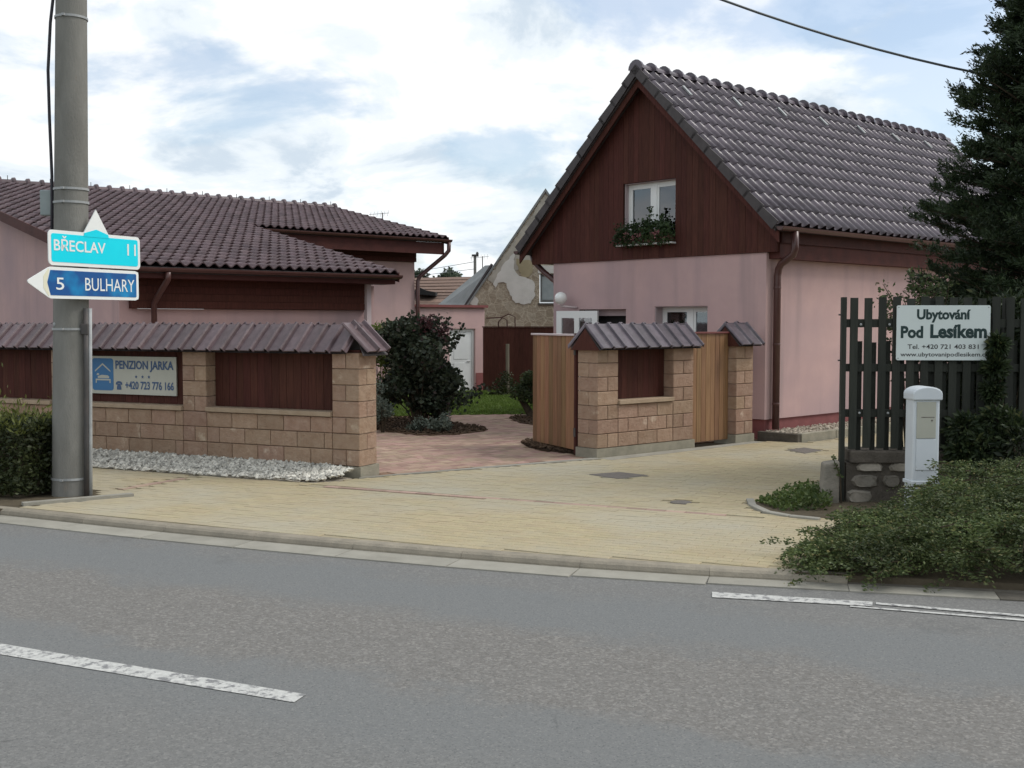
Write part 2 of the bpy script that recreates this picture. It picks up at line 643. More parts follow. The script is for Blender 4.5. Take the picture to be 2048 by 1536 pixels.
M['steel'] = mat('galvanised_steel', (0.36, 0.37, 0.37), (0.28, 0.29, 0.29), rough=0.45, nscale=9)
M['darksteel'] = mat('dark_steel', (0.05, 0.05, 0.05), (0.08, 0.07, 0.065), rough=0.6)
M['rust'] = mat('rusty_iron', (0.10, 0.05, 0.035), (0.06, 0.035, 0.03), rough=0.9)
M['cable'] = mat('black_cable', (0.022, 0.02, 0.028), rough=0.5)
M['cable_grey'] = mat('grey_overhead_cable', (0.07, 0.08, 0.085), rough=0.5)
M['boxgrey'] = mat('grey_green_box', (0.30, 0.34, 0.34), (0.25, 0.29, 0.29), rough=0.6)
M['fence'] = mat('dark_green_fence_paint', (0.020, 0.023, 0.017), (0.03, 0.033, 0.025), rough=0.75, isl=0.2, nscale=4, stretch=(6, 6, 0.6), bump=0.2, bscale=10)
M['meter'] = mat('white_plastic', (0.62, 0.66, 0.68), (0.58, 0.62, 0.65), rough=0.4, nscale=3)
M['meter_panel'] = mat('yellowed_plastic', (0.44, 0.44, 0.37), (0.40, 0.40, 0.335), rough=0.5, nscale=3)
M['stone'] = mat('rubble_stone', (0.30, 0.27, 0.225), (0.20, 0.185, 0.155), rough=1.0, isl=0.35, nscale=5, bump=0.9, bscale=14, spec=0.1)
M['stone_dark'] = mat('footing_mortar', (0.12, 0.105, 0.088), (0.085, 0.075, 0.062), rough=1.0, nscale=8, bump=0.8, bscale=20, spec=0.05)
M['iron'] = mat('cast_iron_cover', (0.13, 0.115, 0.10), (0.17, 0.15, 0.13), rough=0.8, nscale=20, bump=0.6, bscale=60)
M['sign_cyan'] = mat('cyan_sheeting_flashlit', (0.0, 0.72, 0.86), (0.0, 0.66, 0.82), rough=0.35, nscale=1.5)  # camera-flash glow of the sheeting is put into this bright colour


def flash_glow_extra(N, L, co, c, mixc, rng_, vec):  # brighter patches paint the camera-flash glow onto the blue sheeting
    n = N.new('ShaderNodeTexNoise')
    n.inputs['Scale'].default_value = 2.6
    n.inputs['Detail'].default_value = 3
    L.new(co, n.inputs['Vector'])
    return mixc(rng_(n.outputs['Fac'], 0.5, 0.72), c, (0.01, 0.30, 0.60))


M['sign_blue'] = mat('blue_sheeting_flashlit', (0.012, 0.085, 0.28), rough=0.35, extra=flash_glow_extra)
M['sign_white'] = mat('sign_white_sheeting', (0.80, 0.82, 0.80), rough=0.35)
M['sign_yellowed'] = mat('sign_cream_sheeting', (0.74, 0.72, 0.56), rough=0.4)
M['board_cream'] = mat('board_cream', (0.50, 0.50, 0.44), (0.46, 0.46, 0.40), rough=0.5, nscale=2)
M['print_blue'] = mat('print_blue', (0.06, 0.11, 0.22), rough=0.5)
M['logo_blue'] = mat('logo_blue', (0.05, 0.17, 0.36), rough=0.5)
M['board_white'] = mat('board_white', (0.62, 0.68, 0.66), rough=0.5)
M['print_green'] = mat('print_dark_green', (0.012, 0.035, 0.034), rough=0.5)
M['print_black'] = mat('print_black', (0.03, 0.03, 0.03), rough=0.5)


def ruin_extra(N, L, co, c, mixc, rng_, vec):
    v = N.new('ShaderNodeTexVoronoi')
    v.feature = 'DISTANCE_TO_EDGE'
    v.inputs['Scale'].default_value = 5.0
    L.new(co, v.inputs['Vector'])
    v2 = N.new('ShaderNodeTexVoronoi')
    v2.inputs['Scale'].default_value = 5.0
    L.new(co, v2.inputs['Vector'])
    c1 = mixc(rng_(v2.outputs['Color'], 0.0, 1.0), c, (0.29, 0.24, 0.175))
    return mixc(rng_(v.outputs['Distance'], 0.0, 0.05), (0.50, 0.44, 0.34), c1)


M['ruin'] = mat('crumbling_masonry', (0.45, 0.395, 0.31), (0.37, 0.325, 0.25), rough=1.0, nscale=3.5, bump=1.0, bscale=9, extra=ruin_extra, spec=0.05, bdist=0.06)
M['plaster_w'] = mat('old_plaster_pale', (0.60, 0.585, 0.54), (0.52, 0.51, 0.465), rough=1.0, nscale=2.5, bump=0.4, bscale=20, spec=0.05)
M['plaster_g'] = mat('old_plaster_grey', (0.42, 0.395, 0.335), (0.32, 0.30, 0.255), rough=1.0, nscale=2.5, bump=0.5, bscale=15, spec=0.05, col3=(0.42, 0.38, 0.30), n3=2.0)
M['plaster_y'] = mat('old_plaster_ochre', (0.34, 0.295, 0.19), (0.28, 0.24, 0.15), rough=1.0, nscale=2.5, bump=0.5, bscale=15, spec=0.05)
M['slate'] = mat('grey_sheet_roof', (0.22, 0.23, 0.225), (0.17, 0.18, 0.175), rough=0.8, nscale=2, bump=0.3, bscale=12)
M['oldtile'] = mat('old_red_roof', (0.19, 0.125, 0.095), (0.14, 0.095, 0.075), rough=0.95, nscale=5, isl=0.25, bump=0.4, bscale=15)
M['trunk'] = mat('bark', (0.085, 0.065, 0.045), (0.05, 0.04, 0.03), rough=1.0, nscale=8, stretch=(3, 3, 0.6), bump=0.8, bscale=20, spec=0.05)
M['stake'] = mat('weathered_stake', (0.20, 0.175, 0.135), (0.15, 0.13, 0.1), rough=0.95, nscale=4)
M['pot'] = mat('terracotta_trough', (0.12, 0.055, 0.04), rough=0.8)
M['conifer'] = leafmat('conifer_sprays', (0.016, 0.030, 0.014), (0.040, 0.060, 0.024), val=0.45, trans=0.2)
M['coton'] = leafmat('cotoneaster_leaves', (0.036, 0.06, 0.02), (0.125, 0.155, 0.056), val=0.5, trans=0.25, third=(0.24, 0.21, 0.09))
M['hedge'] = leafmat('hedge_leaves', (0.022, 0.032, 0.012), (0.05, 0.06, 0.02), val=0.4, trans=0.2)
M['hedge_top'] = leafmat('hedge_top_leaves', (0.10, 0.12, 0.025), (0.17, 0.18, 0.05), val=0.3, trans=0.3)
M['smoke'] = leafmat('smoke_bush_leaves', (0.016, 0.024, 0.015), (0.045, 0.058, 0.032), val=0.5, trans=0.15, third=(0.07, 0.04, 0.045))
M['smoke_tip'] = leafmat('smoke_bush_red_leaves', (0.06, 0.025, 0.03), (0.12, 0.05, 0.05), val=0.4, trans=0.2)
M['lime'] = leafmat('yellow_green_leaves', (0.07, 0.10, 0.02), (0.13, 0.17, 0.03), val=0.3, trans=0.3)
M['vine'] = leafmat('climber_leaves', (0.032, 0.05, 0.018), (0.08, 0.105, 0.04), val=0.4, trans=0.3, third=(0.12, 0.05, 0.06))
M['lowplant'] = leafmat('low_weeds', (0.05, 0.085, 0.022), (0.12, 0.16, 0.045), val=0.35, trans=0.25)
M['silver'] = leafmat('silver_leaves', (0.10, 0.125, 0.10), (0.16, 0.19, 0.15), val=0.3, trans=0.2)
M['gerleaf'] = leafmat('geranium_leaves', (0.018, 0.035, 0.012), (0.045, 0.075, 0.025), val=0.4, trans=0.2)
M['gerflower'] = leafmat('geranium_flowers', (0.16, 0.05, 0.055), (0.38, 0.20, 0.19), val=0.3, trans=0.2)
M['farleaf'] = leafmat('far_tree_leaves', (0.05, 0.07, 0.045), (0.085, 0.11, 0.07), val=0.3, trans=0.2)

# ------------------------------------------------------------------ plan of the place
RD = Vector((0.905, -0.425, 0)).normalized()       # the road and the left wall
RN = Vector((0.425, 0.905, 0)).normalized()        # away from the road
GD = Vector((0.76, 0.65, 0)).normalized()          # gate wall and drive
GN = Vector((-0.65, 0.76, 0)).normalized()
P0 = Vector((-1.82, 13.38, 0))                     # right front corner of the left wall
C0 = Vector((1.163, 15.30, 0))                     # left front corner of the gate wall
K0 = Vector((4.03, 17.90, 0))                      # street corner of the gabled house
HV = Vector((0.732, 0.681, 0)).normalized()        # gabled house: along its eaves
HU = Vector((-0.681, 0.732, 0)).normalized()       # gabled house: along its gable
LV = Vector((0.759, 0.651, 0)).normalized()
LU = Vector((-0.651, 0.759, 0)).normalized()
L0 = Vector((-6.33, 17.90, 0))                     # left eave corner of the guest house

kerb_px = [(-14.0, 15.35), (-9.0, 12.98), (-5.04, 11.07), (-3.8, 10.46), (-2.755, 9.97), (-1.803, 9.57), (-0.919, 9.20), (0.217, 8.76), (1.248, 8.44), (2.115, 8.22), (3.57, 7.86), (5.6, 7.38), (9.0, 6.6), (16.0, 5.1)]


def resample(pts, step):
    out = [Vector((*pts[0], 0))]
    acc = 0
    for a, b in zip(pts[:-1], pts[1:]):
        a, b = Vector((*a, 0)), Vector((*b, 0))
        d = (b - a).length
        t = step - acc
        while t <= d:
            out.append(a + (b - a) * (t / d))
            t += step
        acc = d - (t - step)
    return out


# ground, road, plot
g = MB().add([(-900, -300, -0.3), (900, -300, -0.3), (900, 1500, -0.3), (-900, 1500, -0.3)], [(0, 1, 2, 3)]).obj('ground', M['field'])
tag(g, kind='structure')
rm = frame_mat((0, 0, -0.068), RD)
road = link('road', MB().add([(-120, -6, 0), (160, -6, 0), (160, 12.5, 0), (-120, 12.5, 0)], [(0, 1, 2, 3)]).mesh('road', M['asphalt']), None, rm)
tag(road, kind='structure')
kl = [Vector((-110, 60.1, 0))] + [Vector((*p, 0)) for p in kerb_px] + [Vector((120, -17, 0))]
back = [(200, 300), (-260, 300)]


def offset_line(pts, d):
    out = []
    for i, p in enumerate(pts):
        t = (pts[min(i + 1, len(pts) - 1)] - pts[max(i - 1, 0)]).normalized()
        n = Vector((-t.y, t.x, 0))
        out.append(p + n * d)
    return out


inner = offset_line(kl, 0.14)
plot = MB().prism([(p.x, p.y) for p in inner] + back, -0.28, -0.03).obj('plot_ground', M['soil'])
tag(plot, kind='structure')
# kerb: one stone per metre; gutter strip before it
kerb = thing('kerb', None, None)
tag(kerb, kind='structure')
ks = resample(kerb_px, 1.0)
prof = [(0.0, -0.2), (0.0, -0.045), (0.012, -0.018), (0.035, -0.002), (0.06, 0.0), (0.138, 0.0), (0.138, -0.2)]
for i, (a, b) in enumerate(zip(ks[:-1], ks[1:])):
    t = (b - a).normalized()
    n = Vector((-t.y, t.x, 0))
    mid_x = (a.x + b.x) / 2
    drop = 0.0 if mid_x < 2.3 else min(0.05, 0.035 + 0.02 * (mid_x - 2.3))
    drop += random.uniform(-0.002, 0.002)
    a2, b2 = a + t * 0.0015, b - t * 0.0015
    vs = [a2 + n * x + Vector((0, 0, z - drop)) for x, z in prof] + [b2 + n * x + Vector((0, 0, z - drop)) for x, z in prof]
    k = len(prof)
    mb = MB().add(vs, [(j, j + k, j + k + 1, j + 1) for j in range(k - 1)] + [tuple(range(k)), tuple(range(2 * k - 1, k - 1, -1))])
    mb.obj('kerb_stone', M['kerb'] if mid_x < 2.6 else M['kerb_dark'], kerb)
gut = thing('gutter', None, None)
tag(gut, kind='structure')
for a, b in zip(ks[:-1], ks[1:]):
    t = (b - a).normalized()
    n = Vector((-t.y, t.x, 0))
    w = 0.30 if a.x < 0.3 else (0.26 if a.x < 1.2 else 0.22)
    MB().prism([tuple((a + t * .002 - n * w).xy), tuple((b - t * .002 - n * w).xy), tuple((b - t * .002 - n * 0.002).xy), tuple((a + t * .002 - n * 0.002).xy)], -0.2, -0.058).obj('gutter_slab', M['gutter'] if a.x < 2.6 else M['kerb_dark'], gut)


# ---- point in polygon
def inside(poly, x, y):
    c = False
    n = len(poly)
    j = n - 1
    for i in range(n):
        xi, yi = poly[i][0], poly[i][1]
        xj, yj = poly[j][0], poly[j][1]
        if (yi > y) != (yj > y) and x < (xj - xi) * (y - yi) / (yj - yi) + xi:
            c = not c
        j = i
    return c


def poly_clip(subject, clip):
    """Sutherland-Hodgman, clip convex ccw"""
    out = subject
    for i in range(len(clip)):
        a, b = clip[i], clip[(i + 1) % len(clip)]
        inp, out = out, []
        if not inp:
            return []

        def side(p):
            return (b[0] - a[0]) * (p[1] - a[1]) - (b[1] - a[1]) * (p[0] - a[0])
        for j in range(len(inp)):
            p, q = inp[j], inp[(j + 1) % len(inp)]
            sp, sq = side(p), side(q)
            if sp >= 0:
                out.append(p)
            if (sp >= 0) != (sq >= 0):
                t = sp / (sp - sq)
                out.append((p[0] + (q[0] - p[0]) * t, p[1] + (q[1] - p[1]) * t))
    return out


def paver_field(parent, name, poly, origin, xdir, lx, ly, z, m, joint=0.006, avoid=(), single=300, bond='half', rowfilter=None, sizes=None):
    """lay real paving stones inside poly; the nearest `single` in view are parts, the rest one stuff part"""
    fm = frame_mat((origin[0], origin[1], z), xdir)
    inv = fm.inverted()
    lp = [(inv @ Vector((p[0], p[1], z))).xy for p in poly]
    x0, x1 = min(p[0] for p in lp), max(p[0] for p in lp)
    y0, y1 = min(p[1] for p in lp), max(p[1] for p in lp)
    cells = []
    r = math.floor(y0 / ly)
    while r * ly < y1:
        yy = r * ly
        sx = math.floor(x0 / lx) * lx + ((r % 2) * lx / 2 if bond == 'half' else ((r * 0.37) % 1) * lx)
        x = sx
        while x < x1:
            w = lx if sizes is None else random.choice(sizes)
            cs = [(x + 0.01, yy + 0.01), (x + w - 0.01, yy + 0.01), (x + w - 0.01, yy + ly - 0.01), (x + 0.01, yy + ly - 0.01)]
            if all(inside(lp, *c) for c in cs):
                cw = fm @ Vector((x + w / 2, yy + ly / 2, 0))
                if not any(f(cw.x, cw.y) for f in avoid):
                    v = cw - EYE
                    u = v.x / v.y if v.y > 0.5 else 9
                    vis = abs(u) < 0.47
                    cells.append((0 if vis else 1, v.length, x, yy, w))
            x += w
        r += 1
    cells.sort()
    j = joint / 2
    meshes = {}
    for i, (_, d, x, yy, w) in enumerate(cells[:single]):
        key = round(w, 3)
        if key not in meshes:
            mb = MB()
            c = 0.004
            a = [(j, j), (w - j, j), (w - j, ly - j), (j, ly - j)]
            b = [(j + c, j + c), (w - j - c, j + c), (w - j - c, ly - j - c), (j + c, ly - j - c)]
            vs = [(*p, -0.03) for p in a] + [(*p, -c) for p in a] + [(*p, 0) for p in b]
            fs = [(8, 9, 10, 11)] + [(k, (k + 1) % 4, 4 + (k + 1) % 4, 4 + k) for k in range(4)] + [(4 + k, 4 + (k + 1) % 4, 8 + (k + 1) % 4, 8 + k) for k in range(4)]
            meshes[key] = mb.add(vs, fs).mesh('paver', m)
        o = link('paver', meshes[key], parent, fm @ T(x, yy, random.uniform(-0.0012, 0.0012)))
    rest = cells[single:]
    if rest:
        n = len(rest)
        X = np.array([c[2] for c in rest])
        Yv = np.array([c[3] for c in rest])
        W = np.array([c[4] for c in rest])
        zt = rng.uniform(-0.0015, 0.0015, n)
        cx = np.stack([X + j, X + W - j, X + W - j, X + j], 1)
        cy = np.stack([Yv + j, Yv + j, Yv + ly - j, Yv + ly - j], 1)
        top = np.stack([cx, cy, np.repeat(zt[:, None], 4, 1)], 2)
        bot = top.copy()
        bot[:, :, 2] = -0.03
        V = np.concatenate([top, bot], 1).reshape(-1, 3)
        base = np.arange(n)[:, None] * 8
        fl = np.array([[0, 1, 2, 3], [4, 5, 1, 0], [5, 6, 2, 1], [6, 7, 3, 2], [7, 4, 0, 3]])
        Fc = (base[:, :, None] + fl[None]).reshape(-1, 4)
        Rm = np.array(fm)
        Vw = V @ Rm[:3, :3].T + Rm[:3, 3]
        o = link(name, raw_mesh(name, Vw, Fc, m), parent)
        tag(o, kind='stuff')


# pavement polygon (yellow)
in_k = [p for p in offset_line([Vector((*q, 0)) for q in kerb_px], 0.142)]
left_pave = P0 + RD * (-7.5) - RN * 0.02
pave_poly = [(p.x, p.y) for p in in_k if -9.5 < p.x < 3.7]
pts_back = [(4.2, 9.9), (3.55, 11.0), (3.2, 11.9), (3.6, 13.0), (12.0, 16.5), (16.5, 22.0), (14.5, 24.0)]
pts_back += [tuple((K0 + HV * 9.0 - HU * 0.75).xy), tuple((K0 - HU * 0.75 - HV * 0.1).xy), tuple((C0 + GD * 3.5 - GN * 0.02).xy), tuple((C0 - GN * 0.02).xy)]
pts_back += [tuple((P0 + RN * 0.02 + RD * 0.03).xy), tuple((P0 - RN * 0.10 + RD * 0.02).xy), tuple(left_pave.xy)]
pave_full = pave_poly + pts_back
pavement = MB().prism(pave_full, -0.2, -0.009).obj('pavement', M['joint'])
tag(pavement, kind='structure')


def q_of(x, y):
    return RN.x * x + RN.y * y


def s_of(x, y):
    return RD.x * x + RD.y * y


LINE_A = on_z(650, 972)
LINE_B = on_z(1490, 1033)
LD = (LINE_B - LINE_A).normalized()
LNn = Vector((-LD.y, LD.x, 0))


def near_line(x, y):
    d = Vector((x, y, 0)) - LINE_A
    return abs(d.dot(LNn)) < 0.09 and -0.3 < d.dot(LD) < (LINE_B - LINE_A).length + 0.1


Q_A, Q_B = on_z(240, 978), on_z(392, 952)
QD = (Q_B - Q_A).normalized()
QN = Vector((-QD.y, QD.x, 0))


def near_line2(x, y):
    d = Vector((x, y, 0)) - Q_A
    return abs(d.dot(QN)) < 0.1 and -0.1 < d.dot(QD) < (Q_B - Q_A).length + 0.15


MH1 = [on_z(*p) for p in ((1172, 949), (1236, 959), (1302, 951), (1238, 944))]
MH2 = [on_z(*p) for p in ((1572, 900), (1610, 908), (1646, 901), (1608, 895))]
DR = on_z(1362, 1004)


def on_cover(x, y):
    return inside([(p.x, p.y) for p in MH1], x, y) or inside([(p.x, p.y) for p in MH2], x, y) or (Vector((x, y, 0)) - DR).length < 0.12


POLE = Vector((-4.76, 12.06, 0))
pole_patch = lambda x, y: (Vector((x, y, 0)) - POLE).length < 0.33
weed = [(3.05, 11.95), (2.35, 11.4), (2.5, 10.75), (3.3, 10.5), (4.4, 10.0), (4.4, 12.2)]
hedge_bed = [(-9.9, 14.2), (-9.9, 12.6), (-5.2, 11.0), (-4.42, 11.7), (-4.5, 12.3), (-8, 14.0)]
shrub_bed = [(2.1, 8.25), (3.6, 7.9), (9, 6.8), (9, 10), (3.2, 10.4), (2.4, 9.2)]
peb = [tuple((P0 - RD * 0.03 - RN * 0.13).xy), tuple((P0 - RD * 0.05 - RN * 0.36).xy), tuple((P0 - RD * 0.22 - RN * 0.62).xy), tuple((P0 - RD * 1.6 - RN * 0.68).xy), tuple((P0 - RD * 7.5 - RN * 0.74).xy), tuple((P0 - RD * 7.5 - RN * 0.015).xy), tuple((P0 - RD * 0.38 - RN * 0.015).xy), tuple((P0 - RD * 0.3 - RN * 0.05).xy)]
avoid = [lambda x, y: inside(peb, x, y), near_line, near_line2, on_cover, pole_patch, lambda x, y: inside(weed, x, y), lambda x, y: inside(hedge_bed, x, y), lambda x, y: inside(shrub_bed, x, y)]
paver_field(pavement, 'paver_carpet', pave_full, P0, RD, 0.2, 0.1, 0.0, M['paver'], avoid=avoid, joint=0.003)
for a, d, n_, L_ in ((LINE_A, LD, LNn, (LINE_B - LINE_A).length), (Q_A, QD, QN, (Q_B - Q_A).length)):
    me = MB().box(0.003, 0.197, -0.047, 0.047, -0.03, 0.0).mesh('line_paver', M['paver_line'])
    for i in range(int(L_ / 0.2)):
        o = link('line_paver', me, pavement, frame_mat(a + d * (0.2 * i) + Vector((0, 0, random.uniform(-.001, .001))), d))
# beds in the pavement
for nm, poly in (('verge_bed', weed), ('hedge_bed', hedge_bed), ('shrub_bed', shrub_bed)):
    tag(MB().prism(poly, -0.1, -0.002).obj(nm, M['soil']), kind='structure')
# curved edging stones of the weed bed
edge = thing('bed_edging', None, None)
tag(edge, kind='structure')
ep = [on_z(1500, 1000), on_z(1505, 1012), on_z(1535, 1026), on_z(1580, 1034), on_z(1640, 1040)]
for a, b in zip(ep[:-1], ep[1:]):
    t = (b - a).normalized()
    MB().box(0.004, (b - a).length - 0.004, -0.04, 0.04, -0.1, 0.02, frame_mat(a, t)).obj('edging_stone', M['gutter'], edge, bevel=0.008)

# drive and courtyard
thr_a, thr_b = P0 + RD * 0.02 + RN * 0.1, C0 - GN * 0.0
drive_poly = [tuple((P0 + RD * 0.03 + RN * 0.06).xy), tuple((C0 + GN * 0.04 - GD * 0.02).xy), tuple((C0 + GN * 0.45 - GD * 0.02).xy), tuple((C0 + GN * 0.45 + GD * 2.8).xy),
              tuple((K0 + HU * 0.1 - HV * 0.05).xy), tuple((K0 + HU * 4.7 - HV * 0.05).xy), (2.2, 23.3), (0.3, 22.75), (-1.0, 22.6), (-2.2, 22.3), (-2.2, 21.0), (-6.0, 18.3), tuple((P0 - RD * 6.0 + RN * 0.45).xy), tuple((P0 + RN * 0.45 + RD * 0.03).xy)]
drive = MB().prism(drive_poly, -0.12, -0.012).obj('driveway', M['joint_red'])
tag(drive, kind='structure')
bed1 = [on_z(*p) for p in ((700, 850), (760, 861), (830, 870), (900, 870), (960, 864), (976, 860), (950, 853), (900, 846), (860, 838), (760, 836), (690, 838))]
bed2 = [on_z(*p) for p in ((1018, 836), (1040, 846), (1066, 850), (1150, 850), (1150, 828), (1066, 828))]
bed3 = [on_z(*p) for p in ((1042, 886), (1062, 896), (1100, 903), (1152, 908), (1152, 898), (1100, 890), (1062, 881))]
beds = [[(p.x, p.y) for p in b] for b in (bed1, bed2, bed3)]
paver_field(drive, 'drive_paver_carpet', drive_poly, C0, GD, 0.2, 0.14, -0.002, M['paver_red'], avoid=[lambda x, y: any(inside(b, x, y) for b in beds)], sizes=[0.14, 0.21, 0.21, 0.28], bond='rand')
MB().prism([tuple((P0 + RD * 0.03 - RN * 0.06).xy), tuple((C0 - GN * 0.10 - GD * 0.02).xy), tuple((C0 + GN * 0.035 - GD * 0.02).xy), tuple((P0 + RD * 0.03 + RN * 0.055).xy)], -0.1, 0.006).obj('threshold_slab', M['gutter'], drive)
MB().prism([tuple((C0 - GN * 0.30 - GD * 0.02).xy), tuple((C0 - GN * 0.05 - GD * 0.0).xy), tuple((C0 - GN * 0.05 + GD * 3.4).xy), tuple((C0 - GN * 0.22 + GD * 3.4).xy)], -0.05, 0.004).obj('apron_slab', M['gutter'], drive)


def scatter_chips(name, poly, n, size, m, zbase=0.0, parent=None, flat=0.6, heap=0.0, bank=None):
    """low-poly stones (8-faced) scattered in poly"""
    xs = np.array([p[0] for p in poly])
    ys = np.array([p[1] for p in poly])
    pts = []
    while len(pts) < n:
        x, y = rng.uniform(xs.min(), xs.max()), rng.uniform(ys.min(), ys.max())
        if inside(poly, x, y):
            pts.append((x, y))
    P = np.array(pts)
    base = np.array([[1, 0, 0], [-1, 0, 0], [0, 1, 0], [0, -1, 0], [0, 0, 1], [0, 0, -1]], float)
    S = rng.uniform(size[0], size[1], (n, 1, 1)) * rng.uniform(0.65, 1.3, (n, 6, 1))
    V = base[None] * S
    V += rng.normal(0, 0.25, (n, 6, 3)) * S * 0.6
    V[:, :, 2] *= flat
    ang = rng.uniform(0, 6.28, n)
    c, s = np.cos(ang), np.sin(ang)
    x = V[:, :, 0] * c[:, None] - V[:, :, 1] * s[:, None]
    y = V[:, :, 0] * s[:, None] + V[:, :, 1] * c[:, None]
    V[:, :, 0] = x + P[:, 0:1]
    V[:, :, 1] = y + P[:, 1:2]
    V[:, :, 2] += zbase + rng.uniform(0, heap, (n, 1)) + size[0] * 0.3
    if bank is not None:
        V[:, :, 2] += bank(P)[:, None]
    fl = np.array([[0, 2, 4], [2, 1, 4], [1, 3, 4], [3, 0, 4], [2, 0, 5], [1, 2, 5], [3, 1, 5], [0, 3, 5]])
    Fc = (np.arange(n)[:, None, None] * 6 + fl[None]).reshape(-1, 3)
    o = link(name, raw_mesh(name, V.reshape(-1, 3), Fc, m), parent)
    tag(o, kind='stuff')
    return o


for i, b in enumerate(beds):
    tag(MB().prism(b, -0.1, 0.015).obj('mulch_bed', M['mulch']), kind='structure')
    scatter_chips('bark_mulch', b, (1500, 500, 500)[i], (0.015, 0.035), M['mulch'], 0.02, heap=0.02)
lawn_poly = [(-2.3, 22.35), (-1.0, 22.65), (0.3, 22.8), (2.2, 23.4), (3.0, 25), (2.4, 30.3), (-3.2, 30.3), (-3.5, 26)]
lawn = MB().prism(lawn_poly, -0.1, 0.0).obj('lawn', M['lawn'])
tag(lawn, kind='structure')


def grass_patch(name, poly, n, h, m, w=0.006, z=0.0, lean=0.35):
    xs = np.array([p[0] for p in poly])
    ys = np.array([p[1] for p in poly])
    pts = []
    while len(pts) < n:
        x, y = rng.uniform(xs.min(), xs.max()), rng.uniform(ys.min(), ys.max())
        if inside(poly, x, y):
            pts.append((x, y))
    P = np.array(pts)
    hh = rng.uniform(h * 0.5, h, n)
    a = rng.uniform(0, 6.28, n)
    lx, ly = rng.normal(0, lean, n) * hh, rng.normal(0, lean, n) * hh
    V = np.zeros((n, 3, 3))
    V[:, 0] = np.stack([P[:, 0] - np.cos(a) * w, P[:, 1] - np.sin(a) * w, np.full(n, z)], 1)
    V[:, 1] = np.stack([P[:, 0] + np.cos(a) * w, P[:, 1] + np.sin(a) * w, np.full(n, z)], 1)
    V[:, 2] = np.stack([P[:, 0] + lx, P[:, 1] + ly, z + hh], 1)
    o = link(name, raw_mesh(name, V.reshape(-1, 3), np.arange(3 * n).reshape(-1, 3), m))
    tag(o, kind='stuff')
    return o


grass_patch('grass', lawn_poly, 30000, 0.07, M['grass'], w=0.012)

# covers in the pavement
for pts, lab in ((MH1, 'larger dark square manhole cover in the pavement before the block wall'), (MH2, 'small dark square manhole cover in the pavement near the pink house corner')):
    t = thing('manhole_cover', lab, 'manhole cover', None, 'square covers in the pavement')
    c = sum(pts, Vector()) / 4
    MB().prism([tuple(p.xy) for p in pts], -0.03, 0.001).obj('frame', M['concrete'], t)
    inn = [c + (p - c) * 0.9 for p in pts]
    MB().prism([tuple(p.xy) for p in inn], 0.001, 0.006).obj('lid', M['iron'], t)
t = MB().lathe([(0.0, 0.004), (0.1, 0.004), (0.11, 0.0), (0.11, -0.03)], 20, T(DR.x, DR.y, 0)).obj('drain_cover', M['iron'])
tag(t, 'small round iron drain cover in the yellow pavement', 'drain cover')

# road markings
mk = MB().add([(*on_z(-60, 1278, -.068).xy, 0.004 - 0.068), (*on_z(-60, 1300, -.068).xy, 0.004 - 0.068), (*on_z(588, 1406, -.068).xy, 0.004 - 0.068), (*on_z(612, 1390, -.068).xy, 0.004 - 0.068)], [(0, 1, 2, 3)]).obj('road_marking', M['whiteline'])
tag(mk, kind='structure')
em = MB()
for quad in (((1424, 1185), (1424, 1196), (1745, 1214), (1745, 1205)), ((1752, 1206), (1752, 1210), (2140, 1243), (2140, 1239)), ((1700, 1212.5), (1700, 1215), (2140, 1251), (2140, 1247))):
    n_ = len(em.v)
    em.add([(*on_z(*p, -.068).xy, -0.062) for p in quad], [(0, 1, 2, 3)])
mk = em.obj('edge_marking', M['whiteline'])
tag(mk, kind='structure')


# ------------------------------------------------------------------ roof tiles
def tile_mesh(name, w, ex, h, power, m, th=0.02, over=0.05, n=11, tilt=0.026):
    xs = np.linspace(0, w * 1.04, n)
    p = h * (0.5 - 0.5 * np.cos(2 * np.pi * xs / w)) ** power
    L_ = ex + over
    top0 = np.stack([xs, np.zeros(n), p + tilt], 1)
    top1 = np.stack([xs, np.full(n, L_), p * 0.8 + tilt * (1 - L_ / ex)], 1)
    bot0 = top0 - np.array([0, 0, th])
    bot1 = np.stack([xs, np.full(n, 0.10), p + tilt * 0.7 - th], 1)
    V = np.concatenate([top0, top1, bot0, bot1])
    Fs = []
    for i in range(n - 1):
        Fs.append((i, i + 1, n + i + 1, n + i))
        Fs.append((2 * n + i, 2 * n + i + 1, i + 1, i))
        Fs.append((3 * n + i, 3 * n + i + 1, 2 * n + i + 1, 2 * n + i))
    me = raw_mesh(name, V, np.array(Fs), m)
    sm = np.zeros(len(me.polygons), bool)
    sm[0::3] = True
    me.polygons.foreach_set('use_smooth', sm)
    me.update()
    return me, V, np.array(Fs)


